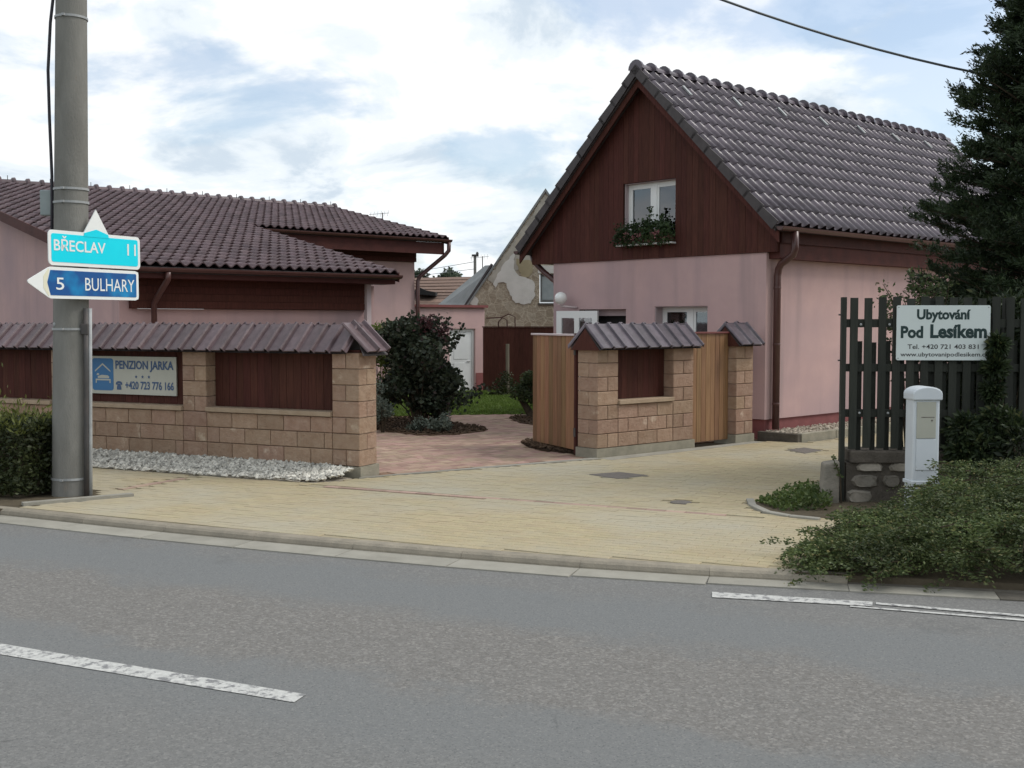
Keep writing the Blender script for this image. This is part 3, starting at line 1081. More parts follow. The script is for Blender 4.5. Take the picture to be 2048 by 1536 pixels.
def pan_tile_mesh(w, ex, h, m, th=0.016, tilt=0.02):
    """flat pan with one raised square rib, for the little wall roofs"""
    xs = np.array([0.0, 0.06, 0.30, 0.66, 0.72, 0.765, 0.865, 0.90, 0.93, 1.0]) * w
    p = np.array([-0.014, 0.0, 0.0, 0.0, 0.004, 1.0, 1.0, 0.5, -0.012, -0.016])
    p = np.where(p > 0.1, p * h, p)
    n = len(xs)
    top0 = np.stack([xs, np.zeros(n), p + tilt], 1)
    top1 = np.stack([xs, np.full(n, ex), p], 1)
    bot0 = top0 - np.array([0, 0, th])
    bot1 = top1 - np.array([0, 0, th])
    V = np.concatenate([top0, top1, bot0, bot1])
    Fs = []
    for i in range(n - 1):
        Fs += [(i, i + 1, n + i + 1, n + i), (2 * n + i, 2 * n + i + 1, i + 1, i), (n + i, n + i + 1, 3 * n + i + 1, 3 * n + i), (3 * n + i, 3 * n + i + 1, 2 * n + i + 1, 2 * n + i)]
    Fs += [(0, n, 3 * n, 2 * n), (n - 1, 3 * n - 1, 4 * n - 1, 2 * n - 1)]
    return raw_mesh('tile', V, np.array(Fs), m)


def tile_slope(parent, slopes, w, ex, h, power, m, single=300, name='tile', stuff='tile_courses', view=None, th=0.02, tilt=0.026):
    """slopes: list of (origin, xdir, ydir, ncol, nrow, skip(col,row)) in the parent's frame"""
    me, V, Fs = tile_mesh(name, w, ex, h, power, m, th=th, tilt=tilt)
    items = []
    W = parent.matrix_world if view is None else view
    for (o, xd, yd, nc, nr, skip) in slopes:
        xd, yd = Vector(xd).normalized(), Vector(yd).normalized()
        fm = frame_mat(o, xd, xd.cross(yd))
        for r in range(nr):
            for c in range(nc):
                if skip and skip(c, r):
                    continue
                mm = fm @ T(c * w, r * ex, random.uniform(-0.002, 0.002)) @ Matrix.Rotation(random.gauss(0, 0.004), 4, 'Z')
                wp = W @ mm.translation
                nrm = (W.to_3x3() @ (mm.to_3x3() @ Vector((0, 0, 1))))
                facing = nrm.dot(EYE - wp) > 0
                u = wp.x / max(wp.y, 0.1)
                items.append((0 if facing and abs(u) < 0.46 else 1, (wp - EYE).length, mm))
    items.sort(key=lambda t: t[:2])
    for _, _, mm in items[:single]:
        link(name, me, parent, mm)
    rest = items[single:]
    if rest:
        A = np.array([np.array(t[2]) for t in rest])
        VV = np.einsum('nij,kj->nki', A[:, :3, :3], V) + A[:, None, :3, 3]
        FF = (np.arange(len(rest))[:, None, None] * len(V) + Fs[None]).reshape(-1, 4)
        me2 = raw_mesh(stuff, VV.reshape(-1, 3), FF, m)
        sm = np.zeros(len(FF), bool)
        sm[0::3] = True
        me2.polygons.foreach_set('use_smooth', sm)
        me2.update()
        o = link(stuff, me2, parent)
        tag(o, kind='stuff')


def ridge_tile_mesh(L_, r, m, name='ridge_tile'):
    """half-round ridge tile along +x, with a thicker socket end"""
    n = 9
    vs, fs = [], []
    prof = [(0.0, r * 1.55), (0.06, r * 1.45), (0.09, r * 1.02), (L_ + 0.03, r * 0.92)]
    for (x, rr) in prof:
        for k in range(n):
            a = math.pi * (k / (n - 1))
            vs.append((x, math.cos(a) * rr, math.sin(a) * rr))
    for i in range(len(prof) - 1):
        for k in range(n - 1):
            fs.append((i * n + k, (i + 1) * n + k, (i + 1) * n + k + 1, i * n + k + 1))
    fs.append(tuple(range(n)))
    fs.append(tuple(range(4 * n - 1, 3 * n - 1, -1)))
    return MB().add(vs, fs).mesh(name, m)


def plank_wall(parent, name, x0, x1, zlo, zhi, w, m, axis, const, th=0.022, gap=0.0035, poly_hi=None):
    """upright planks side by side along x; axis: Matrix placing local (x, depth, z)"""
    n = max(1, round((x1 - x0) / w))
    w = (x1 - x0) / n
    for i in range(n):
        a, b = x0 + i * w + gap / 2, x0 + (i + 1) * w - gap / 2
        za, zb = (zhi(a), zhi(b)) if callable(zhi) else (zhi, zhi)
        la, lb = (zlo(a), zlo(b)) if callable(zlo) else (zlo, zlo)
        d = const + random.uniform(-0.0025, 0.0025)
        if za - la < 0.01 and zb - lb < 0.01:
            continue
        vs = [(a, d, la), (b, d, lb), (b, d, zb), (a, d, za), (a, d + th, la), (b, d + th, lb), (b, d + th, zb), (a, d + th, za)]
        mb = MB().add([axis @ Vector(v) for v in vs], [(0, 1, 2, 3), (7, 6, 5, 4), (0, 4, 5, 1), (1, 5, 6, 2), (2, 6, 7, 3), (3, 7, 4, 0)])
        mb.obj(name, m, parent)


# ------------------------------------------------------------------ block walls
BH, BL, BT = 0.195, 0.40, 0.39
Z0 = 0.125


def block_mesh(w, d, h, m, cache={}):
    key = (round(w, 3), round(d, 3), round(h, 3), m.name, random.randint(0, 2))
    if key in cache:
        return cache[key]
    j = 0.004
    c = 0.007
    mb = MB()
    x0, x1, y0, y1, z0, z1 = j, w - j, 0, d, j, h - j
    # front and back face slightly proud of chamfered edges, nudged corners
    def q(v):
        return tuple(Vector(v) + Vector((0, random.uniform(-0.003, 0.003), 0)))
    vs = [q((x0 + c, y0, z0 + c)), q((x1 - c, y0, z0 + c)), q((x1 - c, y0, z1 - c)), q((x0 + c, y0, z1 - c)),
          (x0, y0 + c, z0), (x1, y0 + c, z0), (x1, y0 + c, z1), (x0, y0 + c, z1),
          (x0, y1 - c, z0), (x1, y1 - c, z0), (x1, y1 - c, z1), (x0, y1 - c, z1),
          (x0 + c, y1, z0 + c), (x1 - c, y1, z0 + c), (x1 - c, y1, z1 - c), (x0 + c, y1, z1 - c)]
    fs = [(0, 1, 2, 3), (15, 14, 13, 12)]
    for a, b in ((0, 4), (4, 8), (8, 12)):
        for k in range(4):
            k2 = (k + 1) % 4
            fs.append((a + k, b + k, b + k2, a + k2))
    me = mb.add(vs, fs).mesh('stone_block', m)
    cache[key] = me
    return me


def course(parent, x0, x1, y0, y1, z, shift):
    """one course of blocks from x0 to x1"""
    x = x0
    first = True
    while x < x1 - 0.01:
        w = BL if not (first and shift) else BL / 2
        first = False
        w = min(w, x1 - x)
        if x1 - (x + w) < 0.09:
            w = x1 - x
        me = block_mesh(w, y1 - y0, BH, M['block'])
        link('stone_block', me, parent, T(x, y0, z))
        x += w


def pillar(parent, x0, x1, ncourse, y0=0.0, y1=BT, flip=0):
    """a square pillar laid of blocks, joints alternating, so that both faces show them"""
    w, d = x1 - x0, y1 - y0
    for k in range(ncourse):
        z = Z0 + k * BH
        if (k + flip) % 2 == 0:
            for (a, b) in ((x0, x0 + w * 0.5), (x0 + w * 0.5, x1)):
                link('stone_block', block_mesh(b - a, d, BH, M['block']), parent, T(a, y0, z))
        else:
            for (a, b) in ((y0, y0 + d * 0.45), (y0 + d * 0.45, y1)):
                link('stone_block', block_mesh(w, b - a - 0.002, BH, M['block']), parent, T(x0, a, z))


def wall_roof(parent, x0, x1, hip_end=None, run=0.33, zr=1.815, ze=1.485, tw=0.226, ncol=None, mat_=None, single=300):
    """little two-sided tiled roof over the wall, ridge along x at y = BT/2"""
    yc = BT / 2
    L_ = math.hypot(run, zr - ze)
    c, s = run / L_, (zr - ze) / L_
    rf = MB()
    xe = x1 if hip_end is None else x1 - run
    t = 0.02
    rf.extrude([(x0 + .01, yc - run + .03, ze - .01), (x0 + .01, yc, zr - .04), (x0 + .01, yc + run - .03, ze - .01)], (xe - x0 - .02, 0, 0))
    roof = rf.obj('wall_roof', M['tile_dark'], parent)
    n = ncol or round((x1 - x0) / tw)
    w = (x1 - x0) / n
    xs_hip = (lambda col, r: (col + 0.5) * w > (x1 - x0) - run * 0.45) if hip_end else None
    slopes = [((x0, yc - run, ze), (1, 0, 0), (0, c, s), n, 1, xs_hip),
              ((x1, yc + run, ze), (-1, 0, 0), (0, -c, s), n, 1, (lambda col, r: (col + 0.5) * w < run * 0.45) if hip_end else None)]
    if hip_end:
        nh = 3
        slopes.append(((x1, yc - run, ze), (0, 1, 0), (-c, 0, s), nh, 1, lambda col, r: False))
    m_ = mat_ or M['tile_left']
    me = pan_tile_mesh(w, L_ + 0.012, 0.034, m_)
    for (o, xd, yd, nc, _r, skip) in slopes[:2]:
        xd, yd = Vector(xd), Vector(yd)
        fm = frame_mat(o, xd, xd.cross(yd))
        for c_ in range(nc):
            if skip and skip(c_, 0):
                continue
            link('tile', me, roof, fm @ T(c_ * w, random.uniform(-.006, .006), 0.012 + random.uniform(-.002, .002)) @ Matrix.Rotation(random.gauss(0, 0.008), 4, 'Z'))
    if hip_end:
        xd, yd = Vector((0, 1, 0)), Vector((-c, 0, s))
        fm = frame_mat((x1, yc - 0.235, ze), xd, xd.cross(yd))
        me2 = pan_tile_mesh(0.235, L_ + 0.03, 0.05, m_)
        for c_ in range(2):
            link('tile', me2, roof, fm @ T(c_ * 0.235, 0.0, 0.018))
        MB().extrude([(xe - .012, yc - run + .03, ze - .01), (xe - .012, yc, zr - .04), (xe - .012, yc + run - .03, ze - .01)], (0.01, 0, 0)).obj('end_board', M['tile_dark'], roof)
        MB().extrude([(xe, yc, zr - .045), (x1 - .03, yc - run + .05, ze - .012), (x1 - .03, yc + run - .05, ze - .012)], (0, 0, -0.02)).obj('end_deck', M['tile_dark'], roof)
    else:
        for xx in (x0 - .002, x1 - .02):
            MB().extrude([(xx, yc - run + .05, ze - .015), (xx, yc, zr - .05), (xx, yc + run - .05, ze - .015)], (0.022, 0, 0)).obj('end_board', M['wood'], roof)
    return roof


def garden_wall(m, label, length, panels, pillars, roof_args, base_x=None):
    """local x along the wall, local y into the plot, block courses, plank panels, sills"""
    t = thing('garden_wall', label, 'garden wall', m)
    bpy.context.view_layer.update()
    MB().box(-0.02, length + 0.02, -0.015, BT + 0.015, -0.25, Z0 - 0.003).obj('foundation', M['concrete'], t)
    MB().box(0.03, length - 0.03, 0.02, BT - 0.02, Z0, Z0 + 3 * BH - 0.006).obj('mortar_core', M['mortar'], t)
    for (a, b) in pillars:
        MB().box(a + 0.03, b - 0.03, 0.02, BT - 0.02, Z0 + 3 * BH, Z0 + 7 * BH - 0.004).obj('mortar_core', M['mortar'], t)
    ends = [p for p in pillars]
    for i, (a, b) in enumerate(pillars):
        pillar(t, a, b, 7, flip=i)
    for i, (a, b) in enumerate(panels):
        for k in range(3):
            course(t, a, b, 0.0, BT, Z0 + k * BH, (k + i) % 2)
        zt = Z0 + 3 * BH
        MB().box(a + 0.004, b - 0.004, -0.035, BT + 0.02, zt + 0.004, zt + 0.062).obj('sill', M['sill'], t, bevel=0.006)
        pb = MB().box(a + 0.01, b - 0.01, 0.20, 0.215, zt + 0.064, 1.50).obj('panel', M['wood'], t)
        plank_wall(pb, 'plank', a + 0.012, b - 0.012, zt + 0.066, 1.50, 0.11, M['wood'], Matrix.Identity(4), 0.17)
    MB().box(0.02, length - 0.02, 0.05, BT - 0.05, Z0 + 7 * BH - 0.001, 1.52).obj('wall_plate', M['wood'], t)
    wall_roof(t, **roof_args)
    return t


LW = 10.2
lw_m = frame_mat(P0 - RD * LW, RD)
pil = [(LW - 0.39, LW), (LW - 2.70, LW - 2.31), (LW - 5.02, LW - 4.63), (LW - 7.35, LW - 6.96), (LW - 9.8, LW - 9.41)]
pan = [(LW - 2.31, LW - 0.39), (LW - 4.63, LW - 2.70), (LW - 6.96, LW - 5.02), (LW - 9.41, LW - 7.35)]
left_wall = garden_wall(lw_m, 'long tan block garden wall with tiled roof and dark plank panels behind the concrete pole', LW, pan, pil,
                        dict(x0=0.0, x1=LW + 0.14, hip_end=True))
gw_m = frame_mat(C0, GD)
gate_wall = garden_wall(gw_m, 'short tan block wall with one dark plank panel between two honey wood gates', 2.0, [(0.41, 1.55)], [(0.0, 0.41), (1.55, 2.0)],
                        dict(x0=-0.05, x1=2.06, ncol=9, mat_=M['tile']))
# lone pillar beside the house
pm = frame_mat(C0 + GD * 3.0, GD)
pt = thing('garden_pillar', 'narrow tan block pillar with small tiled cap against the pink house corner', 'pillar', pm)
bpy.context.view_layer.update()
MB().box(-0.02, 0.44, -0.015, BT + 0.015, -0.25, Z0 - 0.003).obj('foundation', M['concrete'], pt)
MB().box(0.03, 0.39, 0.02, BT - 0.02, Z0, Z0 + 7 * BH - 0.004).obj('mortar_core', M['mortar'], pt)
pillar(pt, 0.0, 0.42, 7)
MB().box(0.02, 0.40, 0.05, BT - 0.05, Z0 + 7 * BH - 0.001, 1.52).obj('wall_plate', M['wood'], pt)
wall_roof(pt, x0=-0.04, x1=0.50, ncol=2, mat_=M['tile'], zr=1.83, ze=1.50)

# pebbles before the left wall
tag(MB().prism(peb, -0.1, 0.004).obj('pebble_bed', M['gravel']), kind='structure')
scatter_chips('white_pebbles', peb, 9000, (0.016, 0.038), M['pebble'], 0.0, heap=0.02, flat=0.7,
              bank=lambda P: 0.12 * np.clip(1 - (-((P[:, 0] - P0.x) * RN.x + (P[:, 1] - P0.y) * RN.y)) / 0.7, 0, 1))
pbank = MB()
for u0_, u1_ in ((0.4, 7.5),):
    A_, B_ = P0 - RD * u0_, P0 - RD * u1_
    pbank.add([A_ - RN * .012 + Vector((0, 0, .115)), A_ - RN * .66 + Vector((0, 0, .008)), B_ - RN * .72 + Vector((0, 0, .008)), B_ - RN * .012 + Vector((0, 0, .115))], [(0, 1, 2, 3)])
tag(pbank.obj('pebble_bank', M['gravel']), kind='structure')

# gates
def gate(m, label, width, zb, zt, nb, cap_mat, cap_side):
    t = thing('wooden_gate', label, 'gate', m)
    for z in (zb + 0.2, zt - 0.25):
        MB().box(0.02, width - 0.02, 0.026, 0.06, z - 0.05, z + 0.05).obj('rail', M['gatewood'], t)
    w = width / nb
    for i in range(nb):
        MB().box(i * w + .003, (i + 1) * w - .003, -0.002 + random.uniform(-.002, .002), 0.024, zb, zt).obj('board', M['gatewood'], t, bevel=0.003)
    MB().box(-0.015, width + 0.015, -0.03, 0.075, zt + 0.002, zt + 0.03).obj('cap', cap_mat, t, bevel=0.005)
    return t


G1a = Vector((0.315, 16.93, 0))
G1b = C0 + GN * 0.41 - GD * 0.0
gd = (G1b - G1a).normalized()
gt = gate(frame_mat(G1a, gd), 'honey brown board gate leaf swung open into the drive', (G1b - G1a).length - 0.06, 0.07, 1.66, 10, M['cap_white'], 0)
gl = (G1b - G1a).length
MB().box(gl - 0.06, gl - 0.015, -0.01, 0.05, 0.02, 1.70).obj('hinge_post', M['wood_h'], gt)
for z in (0.32, 1.46):
    MB().tube([(gl - 0.02, -0.02, z - 0.06), (gl - 0.02, -0.02, z + 0.06)], 0.018, 8).obj('hinge', M['darksteel'], gt)
gate(frame_mat(C0 + GD * 2.02 + GN * 0.14, GD), 'closed narrow honey wood gate between short block wall and pillar', 0.96, 0.05, 1.68, 9, M['cap_brown'], 0)

# ------------------------------------------------------------------ gabled pink house (local x along eaves, y along gable)
GWID = 4.76
YR, ZR = 2.487, 6.20
YE, ZE = -0.375, 3.36
YL, ZL = 5.45, 3.25
HX0, HX1 = -0.30, 11.05
hm_ = frame_mat(K0, HV)
house = thing('gabled_house', 'pink rendered house with steep brown tiled roof and dark wood gable', 'house', hm_)
bpy.context.view_layer.update()
ZC = 2.96
PZ = 0.30
PLX = 0.03


def wall_with_holes(parent, name, m, mtx, x0, x1, z0, z1, holes, th=0.3):
    """wall in local x/z, outer face y=0, built of boxes round rectangular openings (butted)"""
    xs = sorted({x0, x1} | {h[0] for h in holes} | {h[1] for h in holes})
    mb = MB()
    for a, b in zip(xs[:-1], xs[1:]):
        zz = [(z0, z1)]
        for h in holes:
            if h[0] < b - 1e-6 and h[1] > a + 1e-6:
                nz = []
                for (p, q) in zz:
                    if h[2] > p:
                        nz.append((p, min(q, h[2])))
                    if h[3] < q:
                        nz.append((max(p, h[3]), q))
                zz = nz
        for (p, q) in zz:
            if q - p > 1e-4:
                mb.box(a, b, 0, th, p, q, mtx)
    return mb.obj(name, m, parent)


# gable wall: frame with x running from left end to the corner K, y inwards (+x of house)
gab = frame_mat((0, GWID, 0), (0, -1, 0))      # local: x -> -y house, y -> z x x = (0,0,1)x(0,-1,0) = (1,0,0)


def gx(px_):
    """photo column -> distance along the gable wall from its left end"""
    d = (px_ - 1024) / F
    w = (K0.x - d * K0.y) / (d * HU.y - HU.x)
    return GWID - w


def gz(px_, py_):
    d = (px_ - 1024) / F
    w = (K0.x - d * K0.y) / (d * HU.y - HU.x)
    Y = K0.y + w * HU.y
    r_ = ray(px_, py_)
    return EYE.z + r_.z * Y / r_.y


wx0, wx1 = gx(1309), gx(1414.5)
wz1 = gz(1362, 612)
dx0, dx1 = gx(1158), gx(1251.5)
dz1 = gz(1240, 618)
ux0, ux1 = gx(1247), gx(1350.5)
uz0, uz1 = gz(1300, 487), gz(1300, 362)
wall_with_holes(house, 'gable_wall', M['pink'], gab, 0, GWID, PZ, ZC - 0.002, [(wx0, wx1, 0.9, wz1), (dx0, dx1, PZ, dz1)], 0.35)
side = frame_mat((0.35, 0, 0), (1, 0, 0))
MB().box(0.35, HX1 - 0.35, 0.0, 0.3, PZ, ZC + 0.2).obj('side_wall', M['pink'], house)
MB().box(0.30, HX1 - 0.35, GWID - 0.3, GWID, PZ, ZC + 0.2).obj('rear_wall', M['pink'], house)
MB().box(HX1 - 0.35, HX1 - 0.05, 0, GWID, PZ, ZC + 0.2).obj('end_wall', M['pink'], house)
MB().box(PLX, HX1 - 0.35, PLX, GWID - .02, -0.2, PZ + 0.001).obj('plinth', M['plinth'], house)
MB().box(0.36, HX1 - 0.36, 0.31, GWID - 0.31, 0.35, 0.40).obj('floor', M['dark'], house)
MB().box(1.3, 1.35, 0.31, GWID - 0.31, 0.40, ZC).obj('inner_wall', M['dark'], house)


def window(parent, mtx, x0, x1, z0, z1, depth=0.16, panes=2, name='window', sill=True, split=0.5, reveal=True, curtain=True):
    """casement window set back in its opening"""
    fr = MB()
    fw = 0.055
    xm = x0 + (x1 - x0) * split
    fr.box(x0, x1, depth, depth + 0.06, z0, z0 + fw, mtx)
    fr.box(x0, x1, depth, depth + 0.06, z1 - fw, z1, mtx)
    fr.box(x0, x0 + fw, depth, depth + 0.06, z0 + fw, z1 - fw, mtx)
    fr.box(x1 - fw, x1, depth, depth + 0.06, z0 + fw, z1 - fw, mtx)
    fr.box(xm - 0.05, xm + 0.05, depth - 0.004, depth + 0.056, z0 + fw, z1 - fw, mtx)
    f = fr.obj(name, M['white'], parent)
    for a, b in ((x0 + fw, xm - 0.05), (xm + 0.05, x1 - fw)):
        sa = MB()
        sw = 0.045
        za, zb = z0 + fw, z1 - fw
        sa.box(a, b, depth + 0.008, depth + 0.05, za, za + sw, mtx).box(a, b, depth + 0.008, depth + 0.05, zb - sw, zb, mtx)
        sa.box(a, a + sw, depth + 0.008, depth + 0.05, za + sw, zb - sw, mtx).box(b - sw, b, depth + 0.008, depth + 0.05, za + sw, zb - sw, mtx)
        sa.obj('casement', M['white'], f)
        MB().box(a + sw, b - sw, depth + 0.022, depth + 0.028, za + sw, zb - sw, mtx).obj('pane', M['glass'], f)
    if reveal:
        rv = MB()
        e = 0.012
        rv.box(x0 - .001, x0 + e, 0.012, depth - .001, z0, z1, mtx).box(x1 - e, x1 + .001, 0.012, depth - .001, z0, z1, mtx)
        rv.box(x0 + e, x1 - e, 0.012, depth - .001, z1 - e, z1 + .001, mtx)
        rv.obj('reveal', M['reveal'], f)
    if curtain:
        cb = MB()
        for a, b in ((x0 + 0.1, x0 + (x1 - x0) * 0.20), (x0 + (x1 - x0) * 0.36, x0 + (x1 - x0) * 0.52)):
            n = 10
            for i in range(n):
                p, q = a + (b - a) * i / n, a + (b - a) * (i + 1) / n
                o = 0.02 if i % 2 else -0.02
                vs = [(p, depth + 0.16 + o, z0), (q, depth + 0.16 - o, z0), (q, depth + 0.16 - o, z1), (p, depth + 0.16 + o, z1)]
                cb.add([mtx @ Vector(v) for v in vs], [(0, 1, 2, 3)])
        cb.obj('curtain', M['curtain'], f)
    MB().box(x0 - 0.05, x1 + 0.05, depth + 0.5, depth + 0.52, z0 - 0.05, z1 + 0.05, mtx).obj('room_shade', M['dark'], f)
    if sill:
        MB().box(x0 - 0.03, x1 + 0.03, -0.06, depth - 0.002, z0 - 0.025, z0 + 0.002, mtx).obj('sill', M['white'], f, bevel=0.005)
    return f


window(house, gab, wx0, wx1, 0.9, wz1, 0.2, split=0.56)
# doorway: frame, dark inside, leaf opened outwards
MB().box(dx0, dx1, 0.16, 0.22, dz1 - 0.12, dz1 - 0.001, gab).box(dx1 - 0.07, dx1 - .001, 0.16, 0.22, PZ, dz1 - 0.12, gab).obj('door_frame', M['reveal'], house)
MB().box(dx0, dx1, 0.30, 0.32, PZ, dz1, gab).obj('doorway_shade', M['dark'], house)  # near-black sheet stands in for the shade inside the doorway
# the open leaf: hinged at the left, swung out towards the street
lf = MB()
a_ = Vector((gx(1199), -0.03, 0))
Wl = 0.86
dl = Vector((-0.97, -0.25, 0)).normalized()
leafm = gab @ frame_mat(a_, dl)
dz = gz(1160, 622)
lf.box(0, Wl, 0, 0.05, 0.36, 0.95, leafm).box(0, Wl, 0, 0.05, dz - 0.13, dz, leafm)
lf.box(0, 0.11, 0, 0.05, 0.95, dz - 0.13, leafm).box(Wl - 0.11, Wl, 0, 0.05, 0.95, dz - 0.13, leafm).box(Wl * 0.5 - 0.05, Wl * 0.5 + 0.05, 0, 0.05, 0.95, dz - 0.13, leafm)
leaf = lf.obj('door', M['white'], house)
for a, b in ((0.11, Wl * 0.5 - 0.05), (Wl * 0.5 + 0.05, Wl - 0.11)):
    MB().box(a, b, 0.022, 0.028, 0.95, dz - 0.13, leafm).obj('pane', M['glass_clear'], leaf)

# upper gable: planks, with the window cut out (the planks stop at the window)
CX0, CX1 = GWID - 5.32, GWID + 0.21       # extents along the gable line


def roof_z(xg, drop=0.10):
    y = GWID - xg
    z = ZR - abs(y - YR) * 1.0 - drop
    return z


core = MB()
core.extrude([gab @ Vector(p) for p in ((CX0 + .03, 0.03, ZC + .01), (ux0, 0.03, ZC + .01), (ux0, 0.03, roof_z(ux0, .14)), (CX0 + .03, 0.03, max(ZC + .02, roof_z(CX0 + .03, .14))))], (0.1, 0, 0))
core.extrude([gab @ Vector(p) for p in ((ux1, 0.03, ZC + .01), (CX1 - .03, 0.03, ZC + .01), (CX1 - .03, 0.03, roof_z(CX1 - .03, .14)), (ux1, 0.03, roof_z(ux1, .14)))], (0.1, 0, 0))
core.extrude([gab @ Vector(p) for p in ((ux0, 0.03, ZC + .01), (ux1, 0.03, ZC + .01), (ux1, 0.03, uz0), (ux0, 0.03, uz0))], (0.1, 0, 0))
xr = GWID - YR
core.extrude([gab @ Vector(p) for p in ((ux0, 0.03, uz1), (ux1, 0.03, uz1), (ux1, 0.03, roof_z(ux1, .14)), (max(ux0, min(ux1, xr)), 0.03, roof_z(xr, .14)), (ux0, 0.03, roof_z(ux0, .14)))], (0.1, 0, 0))
clad = core.obj('gable_cladding', M['wood'], house)
segs = [(CX0, ux0, lambda x: ZC, roof_z), (ux0, ux1, lambda x: ZC, lambda x: uz0), (ux0, ux1, lambda x: uz1, roof_z), (ux1, CX1, lambda x: ZC, roof_z)]
for a, b, lo, hi in segs:
    plank_wall(clad, 'plank', a, b, lo, hi, 0.118, M['wood'], gab, -0.03)
upw = window(house, gab, ux0 + 0.004, ux1 - 0.004, uz0 + 0.004, uz1 - 0.004, 0.10, split=0.52, sill=False)
MB().box(ux0 - 0.06, ux1 + 0.02, -0.16, 0.09, uz0 - 0.03, uz0 - 0.002, gab).obj('sill', M['white'], upw, bevel=0.004)
# underside of the upper storey left of the pink wall, boxed eaves
MB().box(-0.02, HX1 - 0.4, GWID + 0.001, GWID + 0.56, ZC + 0.02, ZC + 0.06).obj('soffit', M['wood_h'], house)
MB().box(0.07, HX1 - 0.3, -0.20, -0.002, ZC - 0.10, ZC + 0.14).obj('eaves_board', M['wood_h'], house)
MB().box(0.07, HX1 - 0.3, -0.24, -0.20, ZC + 0.142, ZC + 0.34).obj('fascia', M['wood_h'], house)
# roof deck
dk = MB()
for (ye, ze) in ((YE, ZE), (YL, ZL)):
    s = 1 if ye > YR else -1
    dk.extrude([(HX0 + 0.02, ye - s * 0.03, ze - 0.02), (HX0 + 0.02, YR, ZR - 0.05), (HX0 + 0.02, YR, ZR - 0.17), (HX0 + 0.02, ye - s * 0.03, ze - 0.10)], (HX1 - HX0 - 0.04, 0, 0))
roof = dk.obj('roof', M['tile_dark'], house)
RW = (HX1 - HX0) / 47
rs = math.hypot(YR - YE, ZR - ZE)
cs_, sn_ = (YR - YE) / rs, (ZR - ZE) / rs
rs2 = math.hypot(YL - YR, ZR - ZL)
tile_slope(roof, [((HX0, YE, ZE), (1, 0, 0), (0, cs_, sn_), 47, 11, None),
                  ((HX1, YL, ZL), (-1, 0, 0), (0, -(YL - YR) / rs2, (ZR - ZL) / rs2), 47, 11, None)], RW, (rs - 0.02) / 11, 0.072, 1.7, M['tile'], view=hm_, th=0.010, tilt=0.009)
# barge boards / verge trims, stepped like the tile courses
for (ye, ze, L_, nm) in ((YE, ZE, rs, 'right'), (YL, ZL, rs2, 'left')):
    s = 1 if ye > YR else -1
    for k in range(11):
        f0, f1 = k / 11, (k + 1) / 11 + 0.012
        a = Vector((HX0, ye + (YR - ye) * f0, ze + (ZR - ze) * f0))
        b = Vector((HX0, ye + (YR - ye) * f1, ze + (ZR - ze) * f1))
        up = Vector((0, s * 0.7, 0.7))
        MB().extrude([a + up * 0.065, b + up * 0.03, b - up * 0.10, a - up * 0.10], (-0.018, 0, 0)).obj('verge_trim', M['tile_dark'], roof)
for (ye, ze) in ((YE, ZE), (YL, ZL)):
    a, b = Vector((HX0 + 0.06, ye, ze - 0.10)), Vector((HX0 + 0.06, YR, ZR - 0.14))
    MB().extrude([a, b, b - Vector((0, 0, 0.17)), a - Vector((0, 0, 0.17))], (0.03, 0, 0)).obj('barge_board', M['wood'], roof)
# ridge
RL = 0.355
nrt = int((HX1 - HX0) / RL)
RL = (HX1 - HX0) / nrt
rt_me = ridge_tile_mesh(RL, 0.105, M['tile'])
for i in range(nrt):
    link('ridge_tile', rt_me, roof, T(HX0 - 0.01 + i * RL, YR, ZR - 0.02))
MB().lathe([(0.0, 0.0), (0.135, 0.004), (0.14, 0.03), (0.11, 0.05)], 14, T(HX0 - 0.012, YR, ZR - 0.01) @ Matrix.Rotation(R(90), 4, 'Y')).obj('ridge_end_cap', M['tile'], roof)
# snow hooks of lighter metal in two courses
for i in range(7):
    MB().box(-0.03, 0.03, 0, 0.26, 0.066, 0.092, frame_mat((HX0 + RW * (3.5 + i * 6), YR - cs_ * 0.62 * 1.1, ZR - sn_ * 0.62 * 1.1), (1, 0, 0), (0, -sn_, cs_))).obj('vent_tile', M['steel'], roof)
# gutters
gt_prof = [(math.cos(a) * 0.068, math.sin(a) * 0.068) for a in [R(180) + R(180) * k / 8 for k in range(9)]]


def gutter_run(parent, a, b, ydir, m, r=0.068):
    """half-round gutter from a to b"""
    a, b = Vector(a), Vector(b)
    y = Vector(ydir)
    outer = [y * p[0] * r / .068 + Vector((0, 0, p[1] * r / .068)) for p in gt_prof]
    inner_ = [o * 0.86 + Vector((0, 0, 0.0)) for o in outer]
    n = len(outer)
    vs = [a + o for o in outer] + [b + o for o in outer] + [a + o for o in inner_] + [b + o for o in inner_]
    fs = []
    for k in range(n - 1):
        fs += [(k, k + 1, n + k + 1, n + k), (2 * n + k + 1, 2 * n + k, 3 * n + k, 3 * n + k + 1), (k, 2 * n + k, 2 * n + k + 1, k + 1), (n + k, n + k + 1, 3 * n + k + 1, 3 * n + k)]
    fs += [(0, n, 3 * n, 2 * n), (n - 1, 3 * n - 1, 4 * n - 1, 2 * n - 1), tuple(range(n)), tuple(range(2 * n - 1, n - 1, -1))]
    return MB().add(vs, fs).obj('gutter', m, parent)


